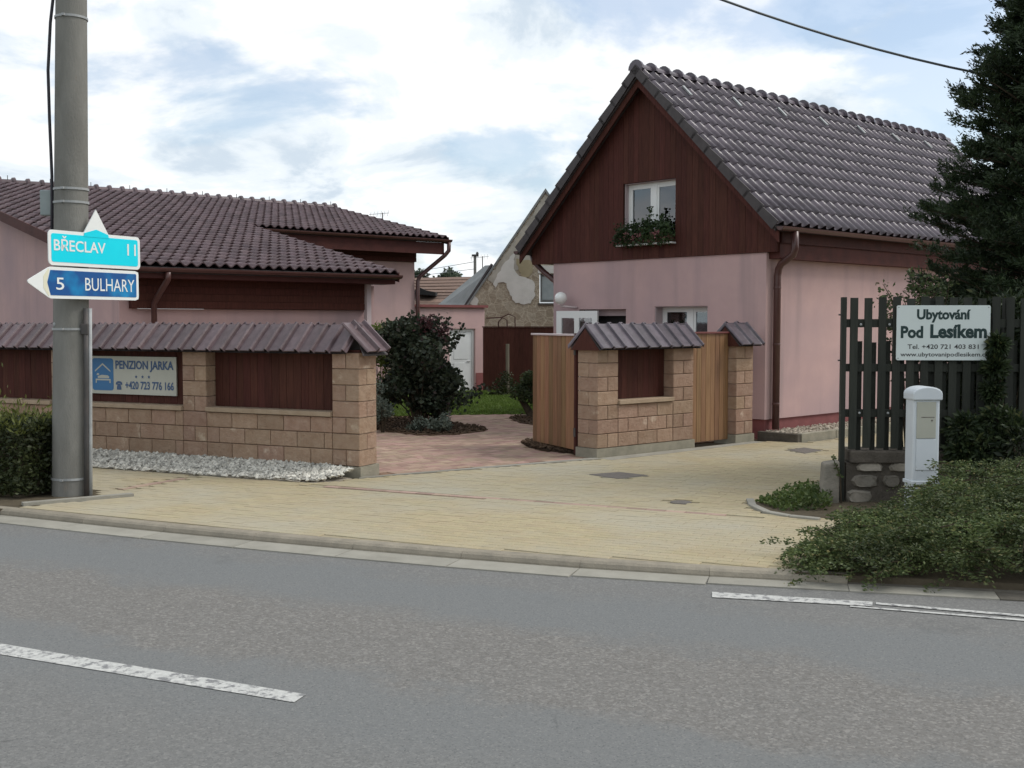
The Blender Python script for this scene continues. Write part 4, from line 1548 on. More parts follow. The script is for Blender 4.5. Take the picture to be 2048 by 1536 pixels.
gutter_run(house, (HX0 + 0.02, YE - 0.055, ZE - 0.03), (HX1 - 0.02, YE - 0.055, ZE - 0.03), (0, 1, 0), M['brown_metal'])
gutter_run(house, (HX0 + 0.02, YL + 0.055, ZL - 0.03), (HX1 - 0.02, YL + 0.055, ZL - 0.03), (0, 1, 0), M['brown_metal'])
MB().tube([(0.14, YE - 0.055, ZE - 0.09), (0.14, YE - 0.055, ZE - 0.36), (0.145, YE - 0.02, ZE - 0.45), (0.19, -0.15, ZE - 0.58), (0.205, -0.09, ZE - 0.66), (0.2, -0.075, ZE - 0.78), (0.2, -0.075, 0.14)], 0.058, 12).obj('downpipe', M['brown_metal'], house, smooth=True)
for z in (0.55, 1.5, 2.4):
    MB().lathe([(0.058, -0.02), (0.062, 0), (0.058, 0.02)], 12, T(0.2, -0.075, z)).box(-0.006, 0.006, -0.0, 0.07, -0.01, 0.01, T(0.2, -0.075, z)).obj('pipe_bracket', M['brown_metal'], house)
MB().tube([(0.15, YL + 0.055, ZL - 0.09), (0.15, YL + 0.0, ZL - 0.22), (0.15, GWID + 0.42, ZL - 0.42), (0.15, GWID + 0.1, ZL - 0.62), (0.15, GWID + 0.06, ZL - 0.8), (0.15, GWID + 0.06, 0.2)], 0.052, 10).obj('downpipe', M['brown_metal'], house, smooth=True)
# pale corner strip, gravel bed with dark and grey kerbs along the plinth
gb = [tuple((K0 - HV * 0.05 - HU * 0.62).xy), tuple((K0 + HV * 7 - HU * 0.62).xy), tuple((K0 + HV * 7 - HU * 0.0).xy), tuple((K0 - HV * 0.05).xy)]
tag(MB().prism(gb, -0.1, 0.10).obj('gravel_bed', M['gravel']), kind='structure')
scatter_chips('beige_gravel', gb, 2600, (0.014, 0.032), M['gravel'], 0.10, heap=0.03)
ek = thing('gravel_edging', None, None)
tag(ek, kind='structure')
MB().box(0.0, 0.74, -0.05, 0.05, -0.1, 0.125, frame_mat(K0 - HV * 0.10 + HU * 0.03, -HU)).obj('edging_stone', M['stone_dark'], ek, bevel=0.01)
for i in range(7):
    MB().box(0.004, 0.996, -0.05, 0.05, -0.1, 0.13, frame_mat(K0 - HV * 0.05 - HU * 0.67 + HV * i, HV)).obj('edging_stone', M['concrete'], ek, bevel=0.01)

# globe lamp beside the door
gp = Vector((gx(1141), 0, gz(1141, 597)))
lm = hm_ @ gab
lamp = thing('wall_lamp', 'white globe lamp on a curved bracket above the open white door', 'lamp', lm @ T(gp.x, 0, gp.z))
MB().lathe([(0.118 * math.sin(math.pi * k / 12), -0.118 * math.cos(math.pi * k / 12)) for k in range(13)], 20, T(0, -0.26, 0)).obj('globe', M['globe'], lamp, smooth=True)
MB().tube([(0.17, 0.0, -0.17), (0.17, -0.05, -0.17), (0.10, -0.20, -0.155), (0.0, -0.26, -0.145), (0.0, -0.26, -0.11)], 0.02, 8).obj('bracket', M['cap_white'], lamp, smooth=True)
MB().lathe([(0.06, -0.122), (0.065, -0.105), (0.05, -0.095)], 14, T(0, -0.26, 0)).obj('collar', M['cap_white'], lamp)

# ------------------------------------------------------------------ guest house with the low wide roof (local x along eaves, y up the slope)
lm_ = frame_mat(L0, LV)
guest = thing('guest_house', 'wide pink guest house with low brown tiled roof behind the left wall', 'house', lm_)
bpy.context.view_layer.update()
LZ, SL = 2.775, 0.216
X1, X2 = 5.5, 11.3
RU, RR = 5.9, 11.5


def lz(r):
    return LZ + SL * r


sc_ = math.hypot(1, SL)
cw = 27
TW = X1 / cw
cu = round((X2 - X1) / TW)
TWx = TW
EX = 0.376
nr1 = int(RR * sc_ / EX)
row_u = round(RU * sc_ / EX)
dk = MB()
th = 0.16


def slab(x0, x1, r0, r1):
    dk.extrude([(x0, r0 + .02, lz(r0) - 0.02), (x1, r0 + .02, lz(r0) - 0.02), (x1, r1, lz(r1) - 0.02), (x0, r1, lz(r1) - 0.02)], (0, 0, -0.10))


slab(0.01, X1 - .01, 0, RR)
slab(X1 - .01, X1 + cu * TW - .01, RU, RR)
X2 = X1 + cu * TW
dk.extrude([(0.01, RR + .001, lz(RR) - .02), (X2 - .01, RR + .001, lz(RR) - .02), (X2 - .01, RR * 1.75, lz(RR * 0.25) - .02), (0.01, RR * 1.75, lz(RR * 0.25) - .02)], (0, 0, -0.10))
lroof = dk.obj('roof', M['tile_dark'], guest)
yd = (0, 1 / sc_, SL / sc_)
tile_slope(lroof, [((0, 0, LZ), (1, 0, 0), yd, cw, nr1, None),
                   ((X1, RU, lz(RU)), (1, 0, 0), yd, cu, nr1 - row_u, None)], TW, EX, 0.062, 1.15, M['tile_left'], view=lm_, th=0.022)
nrt = int(X2 / 0.335)
RL = X2 / nrt
rt_me2 = ridge_tile_mesh(RL, 0.105, M['tile_left'])
for i in range(nrt):
    link('ridge_tile', rt_me2, lroof, frame_mat((X2 + 0.01 - i * RL, RR, lz(RR)), (-1, 0, 0)))
for i in range(0, nrt, 3):
    MB().tube([(X2 - (i + .5) * RL, RR - 0.06, lz(RR)), (X2 - (i + .5) * RL, RR - 0.06, lz(RR) + 0.19)], 0.009, 5).obj('roof_hook', M['darksteel'], lroof)
# verge edge of the left side and of the inner step
for (xx, r0, r1, d) in ((0.0, 0.0, RR, -0.02), (X1, 0.0, RU, 0.02), (X2, RU, RR, 0.02)):
    MB().extrude([(xx, r0, lz(r0) + 0.03), (xx, r1, lz(r1) + 0.03), (xx, r1, lz(r1) - 0.16), (xx, r0, lz(r0) - 0.16)], (d, 0, 0)).obj('verge_board', M['wood_h'], lroof)
# walls
MB().box(0.34, 0.64, 0.62, RR * 1.7, -0.2, LZ - 0.08).obj('side_wall', M['pink'], guest)
MB().extrude([(0.34, 0.62, LZ - 0.08), (0.34, RR, LZ - 0.08), (0.34, RR, lz(RR) - 0.14), (0.34, 0.62, lz(0.62) - 0.14)], (0.3, 0, 0)).extrude([(0.34, RR, LZ - .08), (0.34, RR * 1.7, LZ - 0.08), (0.34, RR * 1.7, lz(RR * .3) - .14), (0.34, RR, lz(RR) - .14)], (0.3, 0, 0)).obj('gable_wall', M['pink'], guest)
MB().box(0.64, X1 - 0.45, 0.62, 0.9, -0.2, 2.08).obj('front_wall', M['pink'], guest)
band = MB().box(0.50, X1 - 0.36, 0.50, 0.84, 2.085, LZ + 0.0).obj('wood_band', M['wood'], guest)
for k in range(4):
    MB().box(0.50, X1 - 0.36, 0.475 + random.uniform(-.003, .003), 0.498, 2.09 + k * 0.125, 2.09 + k * 0.125 + 0.119).obj('plank', M['wood'], band)
MB().box(0.06, X1 - 0.06, 0.03, 0.07, LZ - 0.20, LZ - 0.05).obj('fascia', M['wood_h'], guest)
MB().box(0.06, X1 - 0.06, 0.07, 0.48, LZ - 0.20, LZ - 0.17).obj('soffit', M['wood_h'], guest)
MB().box(X1 - 0.45, X1 - 0.15, 0.62, RU + 1, -0.2, 2.55).obj('return_wall', M['pink'], guest)
MB().box(X1 - 0.46, X1 - 0.36, 0.40, 0.50, 0, LZ - 0.2).obj('corner_post', M['cap_white'], guest)
zu = lz(RU)
UX = 10.55
UR = RU + 0.62
MB().box(X1 - 0.15, UX, UR, UR + 0.3, -0.3, zu - 0.62).obj('upper_front_wall', M['pink'], guest)
MB().box(UX - 0.3, UX, UR + 0.3, RR * 1.6, -0.3, zu - 0.2).obj('upper_side_wall', M['pink'], guest)
ub = MB().box(X1 - 0.15, UX + 0.004, UR - 0.06, UR + 0.3, zu - 0.618, zu - 0.02).obj('wood_band', M['wood'], guest)
for k in range(4):
    MB().box(X1 - 0.15, UX + 0.006, UR - 0.085 + random.uniform(-.003, .003), UR - 0.062, zu - 0.615 + k * 0.125, zu - 0.615 + k * 0.125 + 0.119).obj('plank', M['wood'], ub)
MB().box(X1 + 0.05, X2 - 0.12, RU + 0.03, RU + 0.10, zu - 0.42, zu - 0.12).obj('fascia', M['wood_h'], guest)
MB().box(X1 + 0.05, X2 - 0.12, RU + 0.10, UR - 0.09, zu - 0.30, zu - 0.27).obj('soffit', M['wood_h'], guest)
gutter_run(guest, (0.05, -0.05, LZ - 0.035), (X1 + 0.02, -0.05, LZ - 0.035), (0, 1, 0), M['brown_metal'])
gutter_run(guest, (X1 + 0.05, RU - 0.05, zu - 0.035), (X2 + 0.05, RU - 0.05, zu - 0.035), (0, 1, 0), M['brown_metal'])
MB().tube([(0.9, -0.05, LZ - 0.1), (0.9, -0.03, LZ - 0.22), (0.86, 0.30, LZ - 0.50), (0.84, 0.40, LZ - 0.62), (0.84, 0.42, 0)], 0.05, 10).obj('downpipe', M['brown_metal'], guest, smooth=True)
MB().tube([(X2 - 0.02, RU - 0.05, zu - 0.1), (X2 - 0.02, RU - 0.04, zu - 0.32), (X2 - 0.10, RU + 0.02, zu - 0.44), (UX + 0.16, UR - 0.02, zu - 0.98), (UX + 0.06, UR - 0.06, zu - 1.12), (UX + 0.05, UR - 0.06, 0)], 0.055, 10).obj('downpipe', M['brown_metal'], guest, smooth=True)

# annex with red cap and white door
an = thing('outbuilding', 'low pink outbuilding with red metal cap and white door', 'outbuilding', lm_)
bpy.context.view_layer.update()
A0, A1 = UX + 0.01, 13.05
AR = UR + 0.15
at_ = frame_mat((0, AR, 0), (1, 0, 0))
dd0, dd1 = 11.82, 12.72
wall_with_holes(an, 'front_wall', M['pink'], at_, A0, A1, -0.3, 2.26, [(dd0, dd1, -0.3, 1.68)], 0.3)
MB().box(A1 - 0.3, A1, 0.3, 5, -0.3, 2.26, at_).obj('side_wall', M['pink'], an)
MB().box(A0 - 0.0, A1 + 0.07, -0.08, 0.4, 2.262, 2.33, at_).obj('metal_cap', M['plinth'], an)
MB().box(dd1 + .02, A1 + .006, -0.012, 0.0, -0.1, 0.45, at_).obj('plinth', M['plinth'], an)
MB().box(dd0 + .001, dd1 - .001, 0.06, 0.12, 1.60, 1.679, at_).box(dd0 + .001, dd0 + 0.08, 0.06, 0.12, -0.2, 1.6, at_).box(dd1 - 0.08, dd1 - .001, 0.06, 0.12, -0.2, 1.6, at_).obj('door_frame', M['white'], an)
dr = MB().box(dd0 + 0.082, dd1 - 0.082, 0.075, 0.115, -0.2, 1.598, at_).obj('door', M['door_white'], an)
for (za, zb) in ((0.05, 0.74), (0.84, 1.5)):
    MB().box(dd0 + 0.2, dd1 - 0.2, 0.066, 0.0745, za, zb, at_).obj('door_panel', M['door_white'], dr, bevel=0.004)
MB().tube([at_ @ Vector((dd1 - 0.14, 0.05, 0.78)), at_ @ Vector((dd1 - 0.26, 0.05, 0.78))], 0.012, 6).obj('handle', M['steel'], dr)
# climbing pipe stub beside door, brown board fence
bf_a = on_y(966, 783, 30.3)
bf = thing('board_fence', 'tall dark brown board fence at the back of the lawn', 'fence', T(bf_a.x, 30.3, 0))
bpy.context.view_layer.update()
plank_wall(bf, 'board', 0.0, 2.9, -0.1, 1.715, 0.14, M['wood'], Matrix.Identity(4), 0.0)
MB().box(0.0, 2.9, 0.024, 0.034, -0.1, 1.71).obj('backing', M['wood'], bf)
MB().box(0.0, 2.9, 0.036, 0.06, 0.3, 0.4).box(0.0, 2.9, 0.036, 0.06, 1.3, 1.4).obj('rail', M['wood'], bf)
MB().box(-0.02, 2.92, -0.03, 0.08, 1.717, 1.745).obj('cap', M['wood_h'], bf)

# ------------------------------------------------------------------ background: crumbling gable, lean-to roof, far house, pole, trees
RY = 35.0


def bg(px_, py_, Y=RY):
    p = on_y(px_, py_, Y)
    return p


ru = thing('ruined_house', 'crumbling masonry gable with peeling plaster behind the outbuilding', 'ruin', T(0, RY, 0))
bpy.context.view_layer.update()
ap, lo = bg(1091, 384), bg(936, 612)
sl_ = (ap.z - lo.z) / (ap.x - lo.x)
hw = ap.x - lo.x + 0.25
zlo = ap.z - hw * sl_
opx0, opx1 = bg(1080, 0).x, bg(1125, 0).x
opz0, opz1 = bg(1090, 606).z, bg(1090, 548).z
wallp = [(ap.x - hw, -0.3), (opx0, -0.3), (opx0, ap.z - abs(opx0 - ap.x) * sl_), (ap.x - hw, zlo)]
mb = MB()
mb.extrude([(x, 0, z) for x, z in wallp], (0, 0.5, 0))
mb.extrude([(x, 0, z) for x, z in ((opx0, -0.3), (opx1, -0.3), (opx1, opz0), (opx0, opz0))], (0, 0.5, 0))
mb.extrude([(x, 0, z) for x, z in ((opx0, opz1), (opx1, opz1), (opx1, ap.z - abs(opx1 - ap.x) * sl_), (ap.x, ap.z), (opx0, ap.z - abs(opx0 - ap.x) * sl_))], (0, 0.5, 0))
mb.extrude([(x, 0, z) for x, z in ((opx1, -0.3), (ap.x + hw, -0.3), (ap.x + hw, zlo), (opx1, ap.z - abs(opx1 - ap.x) * sl_))], (0, 0.5, 0))
mb.obj('gable_wall', M['ruin'], ru)
rd = MB()
for s in (-1, 1):
    rd.extrude([(ap.x, -0.06, ap.z + 0.0), (ap.x + s * hw * 1.02, -0.06, ap.z - hw * 1.02 * sl_), (ap.x + s * hw * 1.02, -0.06, ap.z - hw * 1.02 * sl_ + 0.10), (ap.x, -0.06, ap.z + 0.11)], (0, 9, 0))
rd.obj('roof', M['slate'], ru)
MB().box(opx0 - .05, opx1, -0.02, 0.1, opz1 + 0.02, opz1 + 0.26).obj('lintel', M['plaster_w'], ru)
wp = MB().box(opx0 + 0.02, opx1 - .02, 0.12, 0.16, opz0 + .02, opz1 - .01).obj('window', M['slate'], ru)
MB().box(opx0 + 0.08, opx1 - .08, 0.10, 0.118, opz0 + .1, opz1 - .08).obj('shutter', M['boxgrey'], wp)
MB().box(opx0 - .05, opx1, -0.05, 0.1, opz0 - 0.07, opz0 - .001).obj('sill', M['stone_dark'], ru)


def patch(pts, m, y, nm='plaster_patch', jag=0.03):
    """raised remnant of plaster with a ragged outline"""
    W = [bg(*p) for p in pts]
    W = [(p.x, p.z) for p in W]
    out = []
    for i in range(len(W)):
        a, b = Vector(W[i]), Vector(W[(i + 1) % len(W)])
        n = max(2, int((b - a).length / 0.08))
        for k in range(n):
            p = a.lerp(b, k / n)
            out.append((p.x + random.uniform(-jag, jag), p.y + random.uniform(-jag, jag)))
    mb_ = MB()
    mb_.extrude([(x, y - 0.001, z) for x, z in out], (0, -y - 0.0 + 0.0 - 0.0 if False else abs(y), 0))
    o = mb_.obj(nm, m, ru)
    # fan out of the concave face: let Blender triangulate
    return o


patch([(1088, 392), (1062, 432), (1036, 470), (1012, 506), (990, 538), (975, 560), (985, 566), (1003, 560), (1025, 548), (1045, 530), (1075, 520), (1106, 500), (1106, 400), (1096, 392)], M['plaster_g'], -0.02)
patch([(1028, 505), (1010, 525), (992, 555), (987, 568), (990, 576), (996, 564), (1012, 566), (1018, 584), (1026, 598), (1030, 606), (1048, 609), (1060, 606), (1070, 590), (1068, 562), (1058, 556), (1040, 552), (1028, 536)], M['plaster_w'], -0.035)
patch([(1032, 518), (1036, 540), (1044, 552), (1058, 556), (1066, 540), (1064, 522)], M['plaster_y'], -0.03)
patch([(938, 608), (950, 592), (958, 600), (952, 614)], M['plaster_w'], -0.03, jag=0.015)
# rusty arched iron bar over the fence
ia = thing('iron_arch', 'rusty bent iron bars standing above the brown fence', 'iron bars', T(0, 0, 0))
pts = [on_y(995, 660, 30.8), on_y(997, 644, 30.8), on_y(1005, 635, 30.8), on_y(1014, 640, 30.8), on_y(1016, 660, 30.8)]
MB().tube([(p.x, p.y, max(p.z, 0) if i not in (0, 4) else 0.0) for i, p in enumerate(pts)], 0.02, 6).obj('bar', M['rust'], ia)
pts = [on_y(972, 636, 30.9), on_y(1002, 635, 30.9), on_y(1018, 628, 30.9), on_y(1030, 634, 30.9), on_y(1032, 660, 30.9)]
MB().tube([(p.x, p.y, p.z if i != 4 else 0.0) for i, p in enumerate(pts)], 0.018, 6).obj('bar', M['rust'], ia)

# lean-to with grey sheet roof left of the ruin
sh = thing('lean_to_shed', 'low shed with sloping grey sheet roof beside the ruined gable', 'shed', None)
ft, fb = on_y(984, 530, 36.0), on_y(927, 618, 35.9)
bt_, bb = on_y(970, 531, 40.5), on_y(868, 616, 40.5)
MB().extrude([ft, fb, bb, bt_], (0.05, 0, -0.08)).obj('roof', M['slate'], sh)
MB().extrude([(fb.x + .2, fb.y + .1, -0.3), (ft.x + .0, ft.y + .1, -0.3), (ft.x, ft.y + .1, ft.z - .14), (fb.x + .2, fb.y + .1, fb.z - .10)], (0, 4.5, 0)).obj('wall', M['plaster_g'], sh)
MB().tube([ft + Vector((0, 0, .03)), fb + Vector((0, 0, .03))], 0.05, 5).obj('verge', M['tile_dark'], sh)

fh = thing('far_house', 'distant low house with faded red roof and small eyebrow dormer', 'house', None)
FY = 52.0
e0, e1, r0, r1 = on_y(815, 612, FY), on_y(960, 612, FY), on_y(815, 556, FY + 5), on_y(960, 553, FY + 5)
fr_ = MB().extrude([e0, e1, r1, r0], (0, 0, -0.12)).obj('roof', M['oldtile'], fh)
# course strips of the far roof
for k in range(9):
    f = k / 9
    a, b = e0.lerp(r0, f), e1.lerp(r1, f)
    MB().extrude([a + Vector((0, 0, .03)), b + Vector((0, 0, .03)), b.lerp(r1, 0.12) + Vector((0, 0, .015)), a.lerp(r0, 0.12) + Vector((0, 0, .015))], (0, 0, -0.025)).obj('tile_course', M['oldtile'], fr_)
MB().box(e0.x + .3, e1.x - .3, FY + .3, FY + 9, -0.3, e0.z - .1).obj('wall', M['plaster_w'], fh)
dm = on_y(858, 590, FY + 1.2)
MB().extrude([(dm.x - 0.75, dm.y - .5, dm.z + .05), (dm.x + 0.35, dm.y - .5, dm.z - 0.05), (dm.x + 0.35, dm.y - .5, dm.z + 0.12), (dm.x - 0.1, dm.y - .5, dm.z + 0.2), (dm.x - 0.5, dm.y - .5, dm.z + .38)], (0, 2, 0)).obj('dormer', M['dark'], fr_)
fp = thing('distant_pole', 'thin distant utility pole rising behind the grey shed roof', 'utility pole', None)
pa = on_y(950, 512, 44)
MB().tube([(pa.x, 44, -0.3), (pa.x, 44, pa.z)], [0.07, 0.055], 8).obj('shaft', M['pole'], fp)
MB().box(pa.x - 0.12, pa.x + 0.14, 43.92, 44.08, pa.z - 0.02, pa.z + 0.06).lathe([(0.03, 0), (0.06, 0.05), (0.03, 0.12)], 8, T(pa.x + 0.09, 44, pa.z + 0.04)).obj('insulator', M['darksteel'], fp)
for dzz in (0.22, 0.5):
    q = on_y(760, 542 + dzz * 20, 60)
    MB().tube([Vector((pa.x, 44, pa.z - dzz)), Vector((pa.x, 44, pa.z - dzz)).lerp(q, 0.5) - Vector((0, 0, .12)), q], 0.012, 4).obj('wire', M['cable_grey'], fp)
for (px_, py_, Y, lab) in ((765, 428, 42, 'television aerial on its mast behind the guest house ridge'), (965, 515, 46, 'thin television aerial on its mast beside the distant pole')):
    ae = thing('television_aerial', lab, 'aerial', None, 'aerials on the skyline')
    p = on_y(px_, py_, Y)
    MB().tube([(p.x, Y, 0 - .3), (p.x, Y, p.z + 0.05)], 0.02, 5).obj('mast', M['darksteel'], ae)
    mb = MB().tube([(p.x - 0.5, Y, p.z - 0.02), (p.x + 0.25, Y, p.z + .04)], 0.012, 4)
    for k in range(6):
        xx = p.x - 0.45 + k * 0.13
        mb.tube([(xx, Y - 0.2, p.z - .03 + k * .012 - .12), (xx, Y + 0.2, p.z - .03 + k * .012 + .12)], 0.008, 4)
    mb.obj('antenna', M['steel'], ae)


# ------------------------------------------------------------------ concrete pole with signs
pole = thing('utility_pole', 'round grey concrete utility pole carrying two direction signs', 'utility pole', T(POLE.x, POLE.y, 0))
bpy.context.view_layer.update()
PH = 9.2
LEAN = 0.022


def prad(z):
    return 0.194 - 0.0072 * z


MB().tube([(z * LEAN, 0, z) for z in (-0.4, 0, 1, 2, 3, 4, 5, 7, PH)], [prad(z) for z in (-0.4, 0, 1, 2, 3, 4, 5, 7, PH)], 40).obj('shaft', M['pole'], pole, smooth=True)
for z in (0.18, 1.78, 3.12, 3.26, 5.05):
    c = MB()
    r = prad(z) + 0.004
    c.lathe([(r, -0.012), (r + 0.006, -0.012), (r + 0.006, 0.012), (r, 0.012)], 32, T(z * LEAN, 0, z))
    c.box(r, r + 0.03, -0.015, 0.015, -0.012, 0.012, T(z * LEAN, 0, z) @ Matrix.Rotation(R(-95), 4, 'Z'))
    c.obj('steel_band', M['steel'], pole)
ca, sa_ = math.cos(R(-28)), math.sin(R(-28))
cd_ = [( (prad(z) + 0.045) * ca + z * LEAN, (prad(z) + 0.045) * sa_, z) for z in (-0.1, 0.6, 1.2, 2.0)]
MB().tube(cd_, 0.028, 10).obj('conduit', M['darksteel'], pole, smooth=True)
MB().tube([(p[0] + 0.035, p[1] + 0.02, p[2]) for p in cd_], 0.022, 8).obj('conduit', M['steel'], pole, smooth=True)
MB().box(-0.04, 0.04, -0.03, 0.05, 1.72, 1.84, T(cd_[2][0], cd_[2][1], 0)).obj('clamp', M['darksteel'], pole, bevel=0.01)
MB().tube([(x + z * LEAN, y, z) for x, y, z in ((-prad(2.7) - 0.01, -0.05, 2.5), (-prad(3.1) - 0.012, -0.05, 3.1), (-prad(3.4) - 0.015, -0.05, 3.4), (-0.21, -0.05, 4.0), (-0.225, -0.05, 4.5), (-0.20, -0.05, 5.0), (-0.17, -0.04, 5.3), (-0.15, -0.02, 9.0))], 0.017, 8).obj('cable', M['cable'], pole, smooth=True)
MB().box(-0.155, 0.0, -0.055, 0.055, -0.13, 0.14, T(-prad(3.1) - 0.015 + 3.12 * LEAN, 0.07, 3.12) @ Matrix.Rotation(R(8), 4, 'Z')).obj('junction_box', M['boxgrey'], pole, bevel=0.012)
MB().lathe([(0.0, 0.01), (0.02, 0.006), (0.022, 0.0)], 12, T(-0.125 + 1.83 * LEAN, -0.13, 1.83) @ Matrix.Rotation(R(90), 4, 'X') @ Matrix.Rotation(R(-44), 4, 'Y')).obj('cap_plug', M['steel'], pole)
ks_ = MB().box(-0.55, 0.55, -0.05, 0.05, -0.1, 0.03, frame_mat(on_z(158, 1001), (0.82, 0.57, 0))).obj('kerb_strip', M['gutter'])
tag(ks_, kind='structure')

# sign frame: x along the sign, z up, front normal towards the camera
SD = Vector((0.45, 0.89, 0)).normalized()
SO = Vector((-4.49, 11.925, 0))


def st(px_):
    d = (px_ - 1024) / F
    return (SO.x - d * SO.y) / (d * SD.y - SD.x)


def text(body, x, z, w, h, y, m, parent, bold=0.0, mtx=None, name='lettering', shear=0.0):
    """flat lettering fitted to the box (x..x+w, z..z+h) of the sign plane, facing -y"""
    cu_ = bpy.data.curves.new(name, 'FONT')
    cu_.body = body
    cu_.size = 1.0
    cu_.offset = bold
    cu_.extrude = 0.0
    cu_.resolution_u = 3
    cu_.shear = shear
    ob = bpy.data.objects.new('tmp_text', cu_)
    COL.objects.link(ob)
    bpy.context.view_layer.update()
    me = bpy.data.meshes.new_from_object(ob.evaluated_get(bpy.context.evaluated_depsgraph_get()))
    bpy.data.objects.remove(ob)
    co = np.zeros(len(me.vertices) * 3, np.float32)
    me.vertices.foreach_get('co', co)
    co = co.reshape(-1, 3)
    mn, mx = co.min(0), co.max(0)
    out = np.zeros_like(co)
    out[:, 0] = x + (co[:, 0] - mn[0]) / (mx[0] - mn[0]) * w
    out[:, 2] = z + (co[:, 1] - mn[1]) / (mx[1] - mn[1]) * h
    out[:, 1] = y
    me.vertices.foreach_set('co', out.ravel())
    me.materials.clear()
    me.materials.append(m)
    me.update()
    me.name = name
    return link(name, me, parent, mtx)


def rrect(x0, x1, z0, z1, r, n=5):
    pts = []
    for cx, cz, a0 in ((x1 - r, z0 + r, -90), (x1 - r, z1 - r, 0), (x0 + r, z1 - r, 90), (x0 + r, z0 + r, 180)):
        for k in range(n + 1):
            a = R(a0 + 90 * k / n)
            pts.append((cx + r * math.cos(a), cz + r * math.sin(a)))
    return pts


def plate(poly, y0, y1, m, name, parent):
    return MB().extrude([(x, y0, z) for x, z in poly], (0, y1 - y0, 0)).obj(name, m, parent)


sm_ = frame_mat(SO, SD)
a, b = st(100), st(282)
s1 = thing('direction_sign', 'bright cyan straight-ahead direction sign reading BŘECLAV 11 with white arrow point', 'road sign', sm_, 'direction signs on the concrete pole')
bpy.context.view_layer.update()
plate(rrect(a, b, 2.435, 2.795, 0.05), -0.012, 0.0, M['sign_white'], 'border', s1)
plate(rrect(a + 0.035, b - 0.035, 2.47, 2.76, 0.025), -0.015, -0.0125, M['sign_cyan'], 'panel', s1)
t0, t1 = st(170), st(220)
tm = (t0 + t1) / 2
plate([(t0, 2.785), (t1, 2.785), (tm, 3.045)], -0.0165, -0.004, M['sign_white'], 'arrow_point', s1)
plate([(t0 + 0.0, 2.752), (t1 - 0.0, 2.752), (t1 - 0.01, 2.79), (tm, 2.835), (t0 + 0.01, 2.79)], -0.0185, -0.0168, M['sign_cyan'], 'arrow_base', s1)
text('BŘECLAV', st(110), 2.585, st(213) - st(110), 0.155, -0.0175, M['sign_white'], s1, bold=0.015)
text('11', st(256), 2.585, st(273) - st(256), 0.125, -0.0175, M['sign_white'], s1, bold=0.01)
MB().box(-0.3, 0.28, 0.0, 0.06, 2.5, 2.53).box(-0.3, 0.28, 0.0, 0.06, 2.7, 2.73).obj('bracket', M['steel'], s1)
s2 = thing('direction_sign', 'dark blue left-pointing arrow sign reading 5 BULHARY', 'road sign', sm_, 'direction signs on the concrete pole')
bpy.context.view_layer.update()
c0 = st(57)
arrow = [(c0, 2.262), (c0 + 0.01, 2.245), (a - 0.01, 2.105), (a + 0.02, 2.095), (b - 0.03 - 0.05, 2.095), (b - 0.035, 2.11), (b - 0.03, 2.14), (b - 0.03, 2.375), (b - 0.035, 2.405), (b - 0.08, 2.418), (a + 0.02, 2.418), (a - 0.01, 2.408), (c0 + 0.01, 2.279)]
plate(arrow, -0.012, 0.0, M['sign_white'], 'border', s2)
plate([(a - 0.025, 2.26), (a + 0.015, 2.128), (b - 0.075, 2.128), (b - 0.065, 2.138), (b - 0.065, 2.375), (b - 0.075, 2.385), (a + 0.015, 2.385)], -0.015, -0.0125, M['sign_blue'], 'panel', s2)
plate([(a - 0.03, 2.255), (a + 0.0, 2.13), (a - 0.012, 2.118), (c0 + 0.19, 2.2), (c0 + 0.19, 2.32), (a - 0.012, 2.398), (a + 0.0, 2.385)], -0.0142, -0.0125, M['sign_yellowed'], 'arrow_point', s2)
text('5', st(113), 2.185, st(129) - st(113), 0.125, -0.0175, M['sign_white'], s2, bold=0.005)
text('BULHARY', st(171), 2.185, st(269) - st(171), 0.135, -0.0175, M['sign_white'], s2, bold=0.0)
MB().box(-0.3, 0.28, 0.0, 0.06, 2.16, 2.19).box(-0.3, 0.28, 0.0, 0.06, 2.33, 2.36).obj('bracket', M['steel'], s2)

# overhead service cable from the pole to the conifer
ca_ = thing('overhead_cable', 'dark overhead cable crossing the sky above the gabled house', 'cable', None)
pts = []
for k in range(25):
    t = k / 24
    pts.append((POLE.x + 11.46 * t, POLE.y + 1.94 * t, 9.0 - 7.41 * t + 3.15 * t * t))
MB().tube(pts, 0.014, 6).obj('cable_run', M['cable_grey'], ca_)

# pension board on the left wall
sx0, sx1 = LW - 4.44, LW - 2.92
ps = thing('name_board', 'cream PENZION JARKA board with blue bed logo on the dark wall panel', 'sign board', lw_m)
bpy.context.view_layer.update()
plate([(sx0, 0.885), (sx1, 0.885), (sx1, 1.395), (sx0, 1.395)], 0.135, 0.155, M['board_cream'], 'board', ps)
plate(rrect(sx0 + 0.05, sx0 + 0.43, 0.93, 1.365, 0.04), 0.132, 0.1345, M['logo_blue'], 'logo_field', ps)
yy = 0.1305
x_, z_ = sx0 + 0.05, 0.93
lg = MB()
for pts in ([(0.05, 0.27), (0.19, 0.37), (0.33, 0.27), (0.33, 0.25), (0.19, 0.345), (0.05, 0.25)],
            [(0.06, 0.10), (0.08, 0.10), (0.08, 0.135), (0.31, 0.135), (0.31, 0.10), (0.33, 0.10), (0.33, 0.155), (0.06, 0.155)],
            [(0.10, 0.165), (0.30, 0.165), (0.31, 0.185), (0.28, 0.205), (0.17, 0.21), (0.10, 0.19)],
            [(0.08, 0.205), (0.12, 0.205), (0.13, 0.22), (0.11, 0.235), (0.085, 0.225)]):
    lg.add([(x_ + p[0], yy, z_ + p[1]) for p in pts], [tuple(range(len(pts)))])
lg.obj('logo', M['board_cream'], ps)
tx = sx0 + 0.47
tw_ = sx1 - 0.04 - tx
